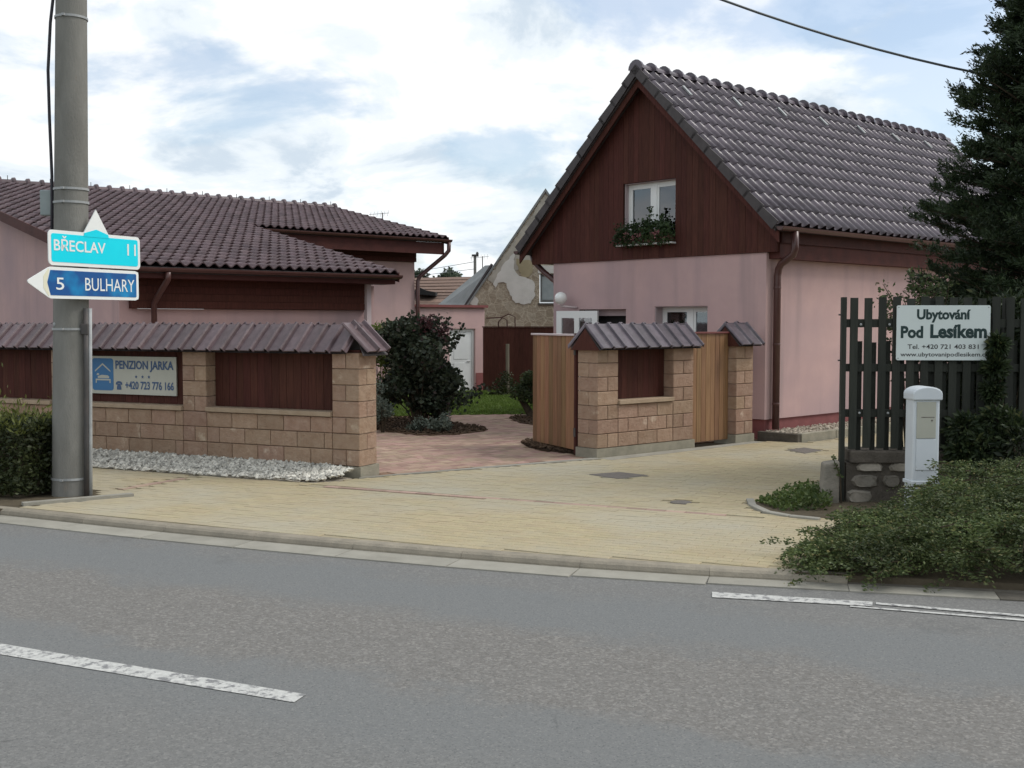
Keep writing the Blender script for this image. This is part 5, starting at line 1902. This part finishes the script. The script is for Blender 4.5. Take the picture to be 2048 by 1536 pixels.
text('PENZION JARKA', tx, 1.19, tw_, 0.15, yy, M['print_blue'], ps, bold=0.03)
for k in range(3):
    stars = MB()
    cx, cz = tx + tw_ * (0.36 + 0.11 * k), 1.125
    stars.add([(cx + math.sin(R(36 * i)) * (0.026 if i % 2 == 0 else 0.011), yy, cz + math.cos(R(36 * i)) * (0.026 if i % 2 == 0 else 0.011)) for i in range(10)], [tuple(range(10))])
    stars.obj('star', M['print_blue'], ps)
text('+420 723 776 166', tx + 0.17, 0.955, tw_ - 0.17, 0.11, yy, M['print_blue'], ps, bold=0.025)
ph = MB()
for pts in ([(0.0, 0.07), (0.01, 0.10), (0.04, 0.115), (0.08, 0.115), (0.11, 0.10), (0.12, 0.07), (0.09, 0.065), (0.085, 0.085), (0.035, 0.085), (0.03, 0.065)],
            [(0.04, 0.08), (0.08, 0.08), (0.10, 0.03), (0.10, 0.0), (0.02, 0.0), (0.02, 0.03)]):
    ph.add([(tx + p[0], yy, 0.945 + p[1]) for p in pts], [tuple(range(len(pts)))])
ph.obj('telephone_symbol', M['print_blue'], ps)

# ------------------------------------------------------------------ dark fence on a stone footing, right
FO = on_z(1686, 985)
FO = Vector((3.41, 11.6, 0))
FD = Vector((1, -0.05, 0)).normalized()
fm_ = frame_mat(FO, FD)


def fx(px_):
    d = (px_ - 1024) / F
    return (FO.x - d * FO.y) / (d * FD.y - FD.x)


fe = thing('slat_fence', 'dark green wooden slat fence on a low stone footing', 'fence', fm_)
bpy.context.view_layer.update()
FL = 3.6
MB().box(fx(1682), fx(1691), -0.03, 0.05, 0.0, 2.11).obj('post', M['fence'], fe)
for px_ in (1860, 2010):
    MB().box(fx(px_), fx(px_ + 12), 0.03, 0.11, 0.4, 2.1).obj('post', M['fence'], fe)
for (za, zb) in ((1.80, 1.885), (1.345, 1.425), (0.875, 0.955)):
    MB().box(fx(1692), FL, -0.005, 0.028, za, zb).obj('rail', M['fence'], fe)
p_ = 1698.5
i = 0
while fx(p_) < FL - 0.1:
    w = 0.076
    x0 = fx(p_)
    MB().box(x0, x0 + w, -0.034 + random.uniform(-.003, .003), -0.008, 0.55 + random.uniform(-.01, .01), 2.105 + random.uniform(-.012, .012)).obj('slat', M['fence'], fe)
    x1 = fx(p_ + 17.5)
    if x1 < FL - 0.1:
        MB().box(x1, x1 + 0.05, 0.031, 0.055, 0.52, 1.655 + random.uniform(-.01, .01)).obj('rear_slat', M['fence'], fe)
    p_ += 28.3
    i += 1
for z in (1.83, 0.92):
    for k in range(2):
        MB().lathe([(0.0, 0.01), (0.011, 0.006), (0.013, 0.0)], 8, T(fx(1719 + k * 57), -0.037, z) @ Matrix.Rotation(R(90), 4, 'X')).obj('bolt', M['steel'], fe)
for z in (1.93, 1.46):
    MB().tube([(fx(1676), 0, z), (fx(1684), 0, z)], 0.008, 6).obj('hook', M['darksteel'], fe)

ft_ = thing('stone_footing', 'low rubble stone footing wall under the dark green fence', 'stone wall', fm_)
bpy.context.view_layer.update()
MB().box(0.05, FL, -0.02, 0.34, -0.3, 0.40).obj('mortar_core', M['stone_dark'], ft_)
MB().box(0.08, FL, -0.075, 0.36, 0.402, 0.53).obj('coping', M['stone_dark'], ft_, bevel=0.015)
rs_ = random.Random(5)
z = -0.03
for row in range(3):
    h = (0.16, 0.15, 0.12)[row]
    x = 0.04 + 0.05 * row
    while x < FL - 0.3:
        w = rs_.uniform(0.16, 0.36)
        if rs_.random() < 0.8:
            n = 10
            vs, fs = [], []
            pts = []
            for k in range(n):
                a_ = 2 * math.pi * k / n
                rx, rz = w * 0.47 * rs_.uniform(0.82, 1.08), h * 0.47 * rs_.uniform(0.8, 1.1)
                cc, ss = math.cos(a_), math.sin(a_)
                e = 0.6
                pts.append((x + w / 2 + math.copysign(abs(cc) ** e, cc) * rx, z + h / 2 + math.copysign(abs(ss) ** e, ss) * rz))
            cx, cz = x + w / 2, z + h / 2
            vs = [(q[0], -0.018, q[1]) for q in pts] + [(cx + (q[0] - cx) * 0.82, -0.062 + rs_.uniform(-.012, .012), cz + (q[1] - cz) * 0.8) for q in pts]
            fs = [(k, (k + 1) % n, n + (k + 1) % n, n + k) for k in range(n)] + [tuple(range(n, 2 * n))]
            MB().add(vs, fs).obj('stone', M['stone'], ft_)
        x += w + 0.03
    z += h + 0.01
sb = MB()
sb.prism([(-0.16, -0.10), (0.02, -0.12), (0.05, 0.08), (-0.14, 0.12)], -0.1, 0.40)
sb.v = [(x + (0.03 if z_ > 0 and x < 0 else 0), y, z_ + (0.03 if z_ > 0 and x > 0 else 0)) for x, y, z_ in sb.v]
sbo = sb.obj('guard_stone', M['stone'], None, bevel=0.02)
sbo.matrix_world = T(on_z(1668, 1002).x, on_z(1668, 1002).y, 0)
tag(sbo, 'upright grey guard stone at the foot of the dark fence post', 'stone')

# lodging board on the fence
ub_m = frame_mat(FO - Vector((0, 0.055, 0)), FD)
us = thing('lodging_sign', 'white Ubytování Pod Lesíkem board with dark lettering on the slat fence', 'sign board', ub_m)
bpy.context.view_layer.update()
u0, u1 = fx(1788), fx(1974)
zt, zb_ = 2.025, 1.465
plate(rrect(u0, u1, zb_, zt, 0.018), -0.012, 0.0, M['board_white'], 'board', us)
uw, uh = u1 - u0, zt - zb_


def ub_text(s, fx0, fx1, fy0, fy1, m, bold):
    text(s, u0 + uw * fx0, zt - uh * fy1, uw * (fx1 - fx0), uh * (fy1 - fy0), -0.0135, m, us, bold=bold)


ub_text('Ubytování', 0.215, 0.79, 0.07, 0.315, M['print_green'], 0.04)
ub_text('Pod', 0.045, 0.285, 0.375, 0.60, M['print_green'], 0.042)
ub_text('Lesíkem', 0.36, 0.965, 0.345, 0.60, M['print_green'], 0.042)
ub_text('Tel. +420 721 403 831', 0.12, 0.88, 0.71, 0.795, M['print_black'], 0.012)
ub_text('www.ubytovanipodlesikem.cz', 0.045, 0.985, 0.855, 0.955, M['print_black'], 0.012)
for (xx, zz) in ((u0 + 0.02, zt - 0.02), (u1 - 0.02, zt - 0.02), (u0 + .02, zb_ + .02)):
    MB().lathe([(0.0, 0.004), (0.006, 0.002), (0.007, 0.0)], 8, T(xx, -0.012, zz) @ Matrix.Rotation(R(90), 4, 'X')).obj('screw', M['steel'], us)

# white service pillar in front of the footing
mx_ = on_y(1855, 780, 10.7)
mp_ = thing('meter_pillar', 'white plastic meter pillar with yellowed door panel before the fence', 'meter box', frame_mat((mx_.x, 10.7, 0), (1, 0.06, 0)))
bpy.context.view_layer.update()
w2 = 0.13
MB().box(-w2, w2, -0.0, 0.20, 0.0, 1.13).obj('body', M['meter'], mp_, bevel=0.02)
prof = []
for k in range(11):
    a_ = R(180 * k / 10)
    prof.append((math.cos(a_) * (w2 + 0.013), 1.172 + math.sin(a_) * 0.068))
cap = MB().extrude([(x, -0.025, z) for x, z in [(w2 + 0.013, 1.11)] + prof + [(-w2 - 0.013, 1.11)]], (0, 0.25, 0)).obj('cap', M['meter'], mp_, bevel=0.012)
MB().box(-w2 + 0.028, w2 - 0.045, -0.012, -0.0015, 0.745, 1.095).obj('upper_door', M['meter_panel'], mp_, bevel=0.004)
MB().box(-w2 + 0.028, w2 - 0.045, -0.010, -0.0015, 0.44, 0.735).obj('lower_door', M['meter'], mp_, bevel=0.004)
MB().box(-0.06, w2 - 0.06, -0.0135, -0.0122, 0.945, 0.952).obj('slot', M['iron'], mp_)
MB().lathe([(0.0, 0.006), (0.008, 0.003), (0.01, 0.0)], 8, T(0.045, -0.012, 0.918) @ Matrix.Rotation(R(90), 4, 'X')).obj('lock', M['iron'], mp_)
MB().box(-w2 - 0.01, w2 + 0.01, -0.01, 0.21, 0.30, 0.335).obj('band', M['meter'], mp_, bevel=0.005)


# ------------------------------------------------------------------ vegetation
def leaves(name, P, size, m, parent=None, up=0.3, aspect=1.7, fold=0.25, kind=None, dirs=None, jitter=0.35):
    """one folded leaf (2 quads) per point; P (n,3) positions; dirs optional leaf axes"""
    n = len(P)
    if dirs is None:
        d = rng.normal(0, 1, (n, 3))
        d[:, 2] = d[:, 2] * 0.5 + up
    else:
        d = dirs + rng.normal(0, jitter, (n, 3))
    d /= np.linalg.norm(d, axis=1)[:, None] + 1e-9
    r = rng.normal(0, 1, (n, 3))
    r[:, 2] *= 0.4
    s = np.cross(d, r)
    s /= np.linalg.norm(s, axis=1)[:, None] + 1e-9
    nm = np.cross(s, d)
    L_ = rng.uniform(size * 0.6, size * 1.3, n)[:, None]
    w = L_ / aspect / 2
    a0 = P
    a1 = P + d * L_
    mid = P + d * L_ * 0.5
    l_ = mid + s * w + nm * w * fold
    r_ = mid - s * w + nm * w * fold
    V = np.stack([a0, r_, a1, l_], 1).reshape(-1, 3)
    b = np.arange(n)[:, None] * 4
    Fc = np.concatenate([b + np.array([[0, 1, 2]]), b + np.array([[0, 2, 3]])], 1).reshape(-1, 3)
    o = link(name, raw_mesh(name, V, Fc, m), parent)
    if kind:
        tag(o, kind=kind)
    return o


def blob_points(n, centres, radii, shell=0.55, flat=1.0):
    """points spread through overlapping leaf clumps, thicker near the outside"""
    k = rng.integers(0, len(centres), n)
    d = rng.normal(0, 1, (n, 3))
    d /= np.linalg.norm(d, axis=1)[:, None]
    r = rng.uniform(shell, 1.0, n) ** 0.7
    rad = np.array(radii)[k]
    if rad.ndim == 1:
        rad = np.stack([rad, rad, rad * flat], 1)
    return np.array(centres)[k] + d * r[:, None] * rad, d


# dark conifer at the right edge
CT = Vector((6.55, 13.6, 0))
con = thing('conifer_tree', 'tall dark conifer with wispy drooping sprays at the right edge', 'tree', T(CT.x, CT.y, 0))
bpy.context.view_layer.update()
CH = 8.6
MB().tube([(0, 0, -0.2), (0.03, 0.02, 2.5), (-0.02, 0.04, 5.5), (0, 0, CH - 0.3)], [0.17, 0.13, 0.08, 0.02], 10).obj('trunk', M['trunk'], con, smooth=True)


def crown_r(z, a):
    pts_ = [(0, 1.3), (1.0, 1.52), (2.0, 1.66), (2.6, 1.56), (3.0, 1.42), (3.4, 1.28), (4.2, 1.18), (4.6, 1.08), (5.2, 0.82), (5.7, 0.7), (6.6, 0.6), (CH, 0.05)]
    return float(np.interp(z, [p[0] for p in pts_], [p[1] for p in pts_]))


br = MB()
P, D = [], []
nb = 920
for i in range(nb):
    z = 0.25 + (CH - 0.5) * ((i + rng.random()) / nb) ** 0.92
    a = i * 2.39996 + rng.normal(0, 0.25)
    if math.cos(a) > 0.3 and i % 2:
        continue
    Lb = crown_r(z, a) * rng.uniform(0.6, 1.06)
    rise = rng.uniform(0.1, 0.75) if z > 1.2 else rng.uniform(0.0, 0.4)
    dirv = np.array([math.cos(a), math.sin(a), rise])
    p0 = np.array([0, 0, z])
    seg = []
    for k in range(5):
        f = k / 4
        seg.append(p0 + dirv * Lb * f + np.array([0, 0, -0.16 * f * f * Lb]))
    br.tube([Vector(s) for s in seg], [0.022, 0.018, 0.014, 0.009, 0.004], 4, caps=False)
    side = np.array([-math.sin(a), math.cos(a), 0])
    nsp = int(10 + Lb * 14)
    for k in range(nsp):
        f = 0.15 + 0.85 * rng.random() ** 0.8
        q = p0 + dirv * Lb * f + np.array([0, 0, -0.16 * f * f * Lb])
        sd = side * rng.choice([-1, 1]) * rng.uniform(0.3, 1.0) + dirv * rng.uniform(0.4, 1.0) + np.array([0, 0, rng.uniform(-0.1, 0.75)])
        sd /= np.linalg.norm(sd)
        sl2 = rng.uniform(0.12, 0.34) * (0.7 + 0.5 * (1 - f))
        m_ = 26
        ff = rng.random(m_)
        pp = q + sd * (ff * sl2)[:, None] + np.array([0, 0, -0.04])[None] * (ff ** 2)[:, None] * sl2 * 3 * 0.5 + rng.normal(0, 0.016, (m_, 3))
        P.append(pp)
        D.append(np.repeat(sd[None], m_, 0))
P, D = np.concatenate(P), np.concatenate(D)
br.obj('branches', M['trunk'], con)
leaves('crown', P, 0.06, M['conifer'], con, dirs=D, aspect=3.6, jitter=0.45)

# climber reaching over the fence
vi = thing('climber_plant', 'light green climber poking up behind the slat fence beside the conifer', 'climber', None)
vp, st_ = [], MB()
for (px0, py0, px1, py1) in ((1795, 640, 1766, 568), (1800, 640, 1772, 590), (1830, 640, 1822, 540), (1838, 640, 1835, 560), (1850, 640, 1845, 545), (1790, 660, 1783, 625), (1800, 690, 1778, 645), (1862, 640, 1866, 560), (1815, 650, 1805, 590), (1800, 760, 1795, 690), (1850, 620, 1880, 570), (1880, 640, 1900, 560)):
    a_, b_ = on_y(px0, py0, 12.15), on_y(px1, py1, 12.15 + random.uniform(-.2, .3))
    g0 = Vector((a_.x + 0.2, 12.3, 0.0))
    st_.tube([g0, a_, a_.lerp(b_, .5) + Vector((.02, 0, .02)), b_], [0.01, 0.008, 0.006, 0.003], 5)
    for k in range(70):
        f = rng.random() ** 0.8
        q = a_.lerp(b_, f)
        vp.append((q.x + rng.normal(0, 0.045 + .05 * (1 - f)), q.y + rng.normal(0, 0.05), q.z + rng.normal(0, 0.03)))
ce = [(on_y(x, y, 12.4).x, 12.4 + random.uniform(-.1, .3), on_y(x, y, 12.4).z) for x, y in ((1850, 640), (1868, 660), (1835, 660), (1850, 700))]
pp, _ = blob_points(1100, ce, [0.15] * len(ce), 0.3)
st_.obj('stem', M['trunk'], vi)
leaves('foliage', np.concatenate([np.array(vp), pp]), 0.05, M['vine'], vi, aspect=1.6)

# foliage pushing through and over the fence, right of the board
cv, rv = [], []
for (px_, py_, Y, r) in ((1994, 690, 11.42, 0.07), (1990, 735, 11.42, 0.09), (2035, 720, 11.9, 0.22), (1960, 800, 11.95, 0.2), (1930, 860, 11.3, 0.16), (2000, 850, 11.25, 0.2), (2040, 800, 11.9, 0.25), (1965, 900, 11.2, 0.2), (2040, 885, 11.1, 0.26), (1915, 815, 11.9, 0.15), (2060, 650, 11.9, 0.2), (1985, 780, 11.4, 0.08), (2010, 690, 11.9, 0.2), (1890, 640, 12.4, 0.25), (1930, 680, 12.5, 0.3), (1980, 640, 12.5, 0.35), (2040, 700, 12.5, 0.4), (1900, 730, 12.4, 0.28), (1960, 760, 12.5, 0.35), (2030, 800, 12.5, 0.4), (1910, 820, 12.4, 0.3), (1970, 860, 12.4, 0.35), (2050, 620, 12.5, .35), (1870, 860, 12.3, .22), (1925, 905, 11.25, 0.14), (1950, 760, 11.95, 0.18), (1900, 880, 11.9, 0.2), (2030, 620, 12, 0.2)):
    p = on_y(px_, py_, Y)
    cv.append((p.x, p.y, p.z))
    rv.append(r)
pp, dd_ = blob_points(19000, cv, rv, 0.25)
hb = thing('dark_shrub', 'dark green shrub growing through the fence below the white board', 'shrub', T(5.0, 11.25, 0))
bpy.context.view_layer.update()
off = np.array([5.0, 11.25, 0])
mb = MB()
for c in cv:
    mb.tube([(0.0, 0.05, 0.0), (0.5 * (c[0] - 5.0), (c[1] - 11.25) * .5, c[2] * .6), (c[0] - 5.0, c[1] - 11.25, c[2])], [0.018, 0.012, 0.004], 5)
mb.obj('stem', M['trunk'], hb)
dd_[:, 2] -= 0.35
leaves('foliage', pp - off, 0.085, leafmat('shrub_leaves', (0.014, 0.025, 0.011), (0.038, 0.054, 0.02), val=0.45, trans=0.2, third=(0.09, 0.095, 0.035)), hb, dirs=dd_, aspect=2.6, jitter=0.5)

# spreading cotoneaster: layered arching shoots
sp = thing('spreading_shrub', 'wide spreading green shrub by the kerb in the right corner', 'shrub', T(4.0, 8.9, 0))
bpy.context.view_layer.update()
P, D = [], []
tw = MB()
roots = [(x, y) for x in np.linspace(3.2, 6.6, 10) for y in (8.35, 8.9, 9.5, 10.1)]


def shrub_h(x, y):
    left = max(0.0, min(1.0, (x - 2.15) / 1.5))
    front = max(0.0, min(1.0, (y - (8.02 - 0.2 * (x - 2.3))) / 0.4))
    return (0.10 + 0.28 * left ** 0.7 + 0.24 * max(0.0, min(1.0, (x - 3.2) / 1.2))) * (0.45 + 0.55 * front)


cnt = 0
while cnt < 1350:
    x, y = rng.uniform(2.2, 6.4), rng.uniform(7.6, 10.3)
    yf = 8.10 - 0.2 * (x - 2.3)
    if y < yf or (y > 10.35 - 0.0 * x) or y > 8.9 + (x - 2.2) * 0.75 or (x < 2.5 and y > 8.8):
        continue
    H = shrub_h(x, y)
    z = H * rng.uniform(0.12, 1.0) ** 0.6
    a = rng.uniform(0, 6.28)
    out = np.array([x - 4.4, y - 9.2, 0]) * 0.5 + np.array([math.cos(a), math.sin(a), 0])
    out /= np.linalg.norm(out)
    L_ = rng.uniform(0.22, 0.5)
    up = rng.uniform(0.0, 0.42)
    m_ = 118
    f = rng.random(m_)
    side = np.array([-out[1], out[0], 0])
    base = np.array([x, y, z]) - out * L_ * 0.5
    hv = rng.normal(0, 1, m_) * 0.075 * (1.1 - f)
    pts = base + out * (f * L_)[:, None] + np.array([0, 0, 1]) * (up * f * L_ - 0.35 * L_ * f ** 2)[:, None] + side * hv[:, None] + rng.normal(0, 0.014, (m_, 3))
    pts[:, 2] = np.maximum(pts[:, 2], -0.05)
    P.append(pts)
    D.append(out[None] * 0.7 + side[None] * np.sign(hv)[:, None] * 0.8 + np.array([0, 0, 0.1]))
    if cnt % 3 == 0:
        tw.tube([Vector(base - np.array([4.0, 8.9, 0])), Vector(base + out * L_ * .5 + np.array([0, 0, up * L_ * .3]) - np.array([4.0, 8.9, 0])), Vector(base + out * L_ + np.array([0, 0, (up - .35) * L_]) - np.array([4.0, 8.9, 0]))], [0.006, 0.004, 0.002], 4, caps=False)
    cnt += 1
P, D = np.concatenate(P), np.concatenate(D)
tw.obj('twigs', M['trunk'], sp)
leaves('foliage', P - np.array([4.0, 8.9, 0]), 0.033, M['coton'], sp, dirs=D, aspect=2.4, jitter=0.3)

# low weeds in the small bed and a thin seedling by the post
lw_ = [(p.x, p.y) for p in (on_z(1512, 1004), on_z(1560, 1022), on_z(1660, 1022), on_z(1668, 985), on_z(1610, 975), on_z(1560, 990))]
pts = []
while len(pts) < 1900:
    x, y = rng.uniform(2.2, 3.5), rng.uniform(10.7, 12.2)
    if inside(lw_, x, y):
        h = 0.02 + 0.10 * max(0, min(1, (x - 2.5) / 0.6)) ** 1.5
        pts.append((x, y, rng.uniform(0, h)))
tag(leaves('ground_cover', np.array(pts), 0.045, M['lowplant'], None, up=0.6), kind='stuff')
sd_ = thing('seedling', 'thin spiky seedling beside the dark fence post', 'plant', None)
a_, b_ = on_y(1681, 955, 11.45), on_y(1665, 912, 11.45)
a0_ = Vector((a_.x + .01, a_.y, 0.2))
MB().tube([Vector((a0_.x, a0_.y, 0)), a_, b_], [0.008, 0.006, 0.003], 5).obj('stem', M['trunk'], sd_)
leaves('foliage', np.array([tuple(a_.lerp(b_, f)) for f in np.linspace(0, 1, 40)]), 0.035, M['lowplant'], sd_)

# clipped hedge at the left edge
hg = thing('clipped_hedge', 'dark clipped hedge with bright grassy top left of the concrete pole', 'hedge', T(-6.6, 12.4, 0))
bpy.context.view_layer.update()
n = 26000
hx = rng.uniform(-3.2, 1.62, n)
HL = 4.82
u = rng.random(n)
face = rng.random(n)
yv = np.where(face < 0.55, rng.normal(-0.02, 0.035, n), rng.uniform(0, 0.8, n))
zv = np.where(face < 0.55, rng.uniform(0.03, 0.74, n), rng.normal(0.74, 0.035, n))
e = face > 0.9
hx = np.where(e, 1.6 + rng.normal(0, 0.04, n), hx)
yv = np.where(e, rng.uniform(0, 0.8, n), yv)
zv = np.where(e, rng.uniform(0.03, 0.8, n), zv)
Hm = frame_mat((0, 0, 0), RD)
HP = np.stack([hx, yv, zv], 1)
HP[:, 1] += 0.04 * np.sin(hx * 5) * 1.0
HP = HP @ np.array(Hm)[:3, :3].T
leaves('foliage', HP, 0.05, M['hedge'], hg)
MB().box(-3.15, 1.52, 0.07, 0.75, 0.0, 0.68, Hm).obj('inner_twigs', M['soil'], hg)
n = 9000
tp = np.stack([rng.uniform(-3.2, 1.62, n), rng.uniform(-0.03, 0.8, n), 0.66 + rng.exponential(0.06, n)], 1) @ np.array(Hm)[:3, :3].T
leaves('new_growth', tp, 0.085, M['hedge_top'], hg, up=1.3, aspect=4)

# purple-leaved bush in the courtyard bed
BU = Vector((-1.62, 19.6, 0))
bs = thing('purple_bush', 'tall dark purple-green bush standing in the round mulch bed', 'bush', T(BU.x, BU.y, 0))
bpy.context.view_layer.update()
cen, rad = [], []
for i in range(34):
    z = rng.uniform(0.35, 1.75)
    a = rng.uniform(0, 6.28)
    r = rng.uniform(0, 0.66) * (1 - 0.25 * max(0, z - 1.1))
    cen.append((math.cos(a) * r * 1.15 - 0.06, math.sin(a) * r * 0.9, z))
    rad.append(rng.uniform(0.18, 0.32))
pp, dd_ = blob_points(15000, cen, rad, 0.3)
pp[:, 2] = np.maximum(pp[:, 2], 0.05)
leaves('foliage', pp, 0.085, M['smoke'], bs, aspect=1.35, fold=0.15)
mb = MB()
for c in cen:
    mb.tube([(c[0] * .08, c[1] * .08, 0), (c[0] * .45, c[1] * .45, c[2] * .55), c], [0.022, 0.014, 0.004], 5)
tips, tip_d = [], []
for i in range(26):
    a = rng.uniform(0, 6.28)
    r = rng.uniform(0.2, 0.75)
    z = rng.uniform(1.35, 1.75)
    s0 = np.array([math.cos(a) * r, math.sin(a) * r, z])
    e0_ = s0 + np.array([math.cos(a) * .1, math.sin(a) * .1, rng.uniform(.12, .32)])
    mb.tube([Vector(s0), Vector(e0_)], [0.006, 0.003], 4)
    for k in range(26):
        f = rng.random()
        tips.append(s0 + (e0_ - s0) * f + rng.normal(0, 0.035, 3))
# low arm reaching right over the lawn
for i in range(3):
    s0, e0_ = np.array([0.35, -0.35, 0.35 + .1 * i]), np.array([0.92 + .12 * i, -0.5, 0.50 + .12 * i])
    mb.tube([Vector(s0), Vector(e0_)], [0.008, 0.003], 4)
    for k in range(110):
        f = rng.random()
        tips.append(s0 + (e0_ - s0) * f + rng.normal(0, 0.05, 3))
mb.obj('stem', M['trunk'], bs)
leaves('young_foliage', np.array(tips), 0.075, M['smoke_tip'] if False else M['smoke'], bs, aspect=1.35)
rt = np.array([[0.12, -0.2, 1.78], [0.2, -0.1, 1.85], [-0.35, -0.1, 1.7], [0.42, -0.2, 1.7]])
rp = rt[rng.integers(0, 4, 260)] + rng.normal(0, 0.07, (260, 3))
leaves('red_foliage', rp, 0.07, M['smoke_tip'], bs, aspect=1.4)
# yellow-green bush behind it, silver plants in front
for (nm, px_, pz, Y, n, cr, mkey, lab, cat, sz) in (
        ('leafy_bush', 766, 690, 20.6, 2600, 0.34, 'lime', 'yellow-green bush half hidden behind the purple bush and wall end', 'bush', 0.07),
        ('silver_plant', 880, 848, 18.75, 900, 0.15, 'silver', 'larger silver-leaved plant at the right foot of the purple bush', 'plant', 0.05),
        ('silver_plant', 838, 856, 18.9, 600, 0.12, 'silver', 'small silver-leaved plant at the front foot of the purple bush', 'plant', 0.045),
        ('silver_plant', 766, 820, 18.9, 1100, 0.19, 'silver', 'silver-leaved plant peeping out beside the block pillar', 'plant', 0.05),
        ('garden_shrub', 1058, 775, 22.0, 2600, 0.24, 'vine', 'green shrub on the slanting trunk left of the open gate', 'shrub', 0.06),
        ('rose_shrub', 1008, 772, 28.6, 1000, 0.28, 'hedge', 'dim green shrub before the brown board fence', 'shrub', 0.07)):
    c = on_y(px_, pz, Y)
    b_ = thing(nm, lab, cat, T(c.x, Y, 0))
    bpy.context.view_layer.update()
    cs = [(rng.normal(0, cr * .5), rng.normal(0, cr * .5), c.z + rng.normal(0, cr * 0.6)) for k in range(9)]
    if nm == 'leafy_bush':
        cs += [(rng.normal(0, .25), rng.normal(0, .2), z) for z in np.linspace(0.4, c.z, 6)]
    cs = [(x, y, max(z, 0.08)) for x, y, z in cs]
    pp, _ = blob_points(n, cs, [cr * 0.7] * len(cs), 0.2)
    pp[:, 2] = np.maximum(pp[:, 2], 0.02)
    leaves('foliage', pp, sz, M[mkey], b_, up=0.5)
    mb = MB()
    if nm == 'garden_shrub':
        g_ = on_z(1078, 838)
        q_ = on_y(1044, 800, 22.0)
        mb.tube([(g_.x - c.x, g_.y - Y, -0.05), (on_y(1060, 826, 22).x - c.x, -.1, on_y(1060, 826, 22).z), (q_.x - c.x, -.05, q_.z), (q_.x - c.x + .02, 0, c.z)], [0.085, 0.075, 0.06, 0.02], 8)
    for x, y, z in cs:
        mb.tube([(x * .2, y * .2, 0 if nm != 'garden_shrub' else c.z - .1), (x * .6, y * .6, z * .6 if nm != 'garden_shrub' else z - .05), (x, y, z)], [0.012, 0.008, 0.003], 4)
    mb.obj('stem', M['trunk'], b_)
sk = on_y(1015, 789, 28.6)
tag(MB().tube([(sk.x, 28.6, -0.05), (sk.x, 28.6, on_y(1015, 688, 28.6).z)], 0.045, 8).obj('wooden_stake', M['stake']), 'pale upright wooden stake on the lawn before the brown fence', 'stake')

# geranium troughs under the gable window
fb_m = hm_ @ gab
fbx = thing('flower_box', 'flower box of dark leafy geraniums under the gable window', 'flower box', fb_m @ T((ux0 + ux1) / 2, 0, uz0))
bpy.context.view_layer.update()
hw_ = (ux1 - ux0) / 2
MB().box(-hw_ + 0.03, -0.02, -0.155, 0.02, 0.002, 0.14).box(0.02, hw_ - 0.03, -0.155, 0.02, 0.002, 0.14).obj('trough', M['pot'], fbx, bevel=0.01)
n = 2300
pp = np.stack([rng.uniform(-hw_ - .06, hw_ + .0, n), rng.normal(-0.13, 0.07, n), np.abs(rng.normal(0.16, 0.11, n)) - 0.04], 1)
ex = []
for (cx, hgt, sd2) in ((0.10, 0.62, 0.03), (0.02, 0.42, 0.06), (0.38, 0.48, 0.035), (-0.2, 0.36, 0.07), (0.30, 0.36, 0.05), (0.14, 0.35, 0.07)):
    k = 90
    ex.append(np.stack([cx + rng.normal(0, sd2, k), rng.normal(-.1, .03, k), rng.uniform(0.15, hgt, k)], 1))
leaves('foliage', np.concatenate([pp] + ex), 0.05, M['gerleaf'], fbx, aspect=1.2)
n = 330
cl = np.stack([rng.uniform(-hw_, hw_, 18), rng.normal(-0.19, 0.03, 18), rng.uniform(-0.02, 0.2, 18)], 1)
leaves('blossom', cl[rng.integers(0, 18, n)] + rng.normal(0, 0.025, (n, 3)), 0.032, M['gerflower'], fbx, aspect=1.1)

# tree tops far behind the red roof
for (px_, py_, w_, lab) in ((838, 548, 0.8, 'small far tree top left above the faded red roof'), (906, 545, 0.65, 'small far tree top right above the faded red roof beside the pole'), (884, 552, 0.5, 'lowest far tree top between two others above the red roof')):
    p = on_y(px_, py_, 64)
    tr = thing('far_tree', lab, 'tree', T(p.x, 64, 0), 'tree tops on the skyline')
    bpy.context.view_layer.update()
    MB().tube([(0, 0, -0.3), (0, 0, p.z)], [0.15, 0.03], 6).obj('trunk', M['trunk'], tr)
    cs = [(rng.normal(0, w_ * .45), rng.normal(0, w_ * .45), p.z - abs(rng.normal(0.2, 0.55))) for k in range(14)]
    pp, _ = blob_points(1500, cs, [0.32] * 14, 0.2)
    leaves('crown', pp, 0.2, M['farleaf'], tr)
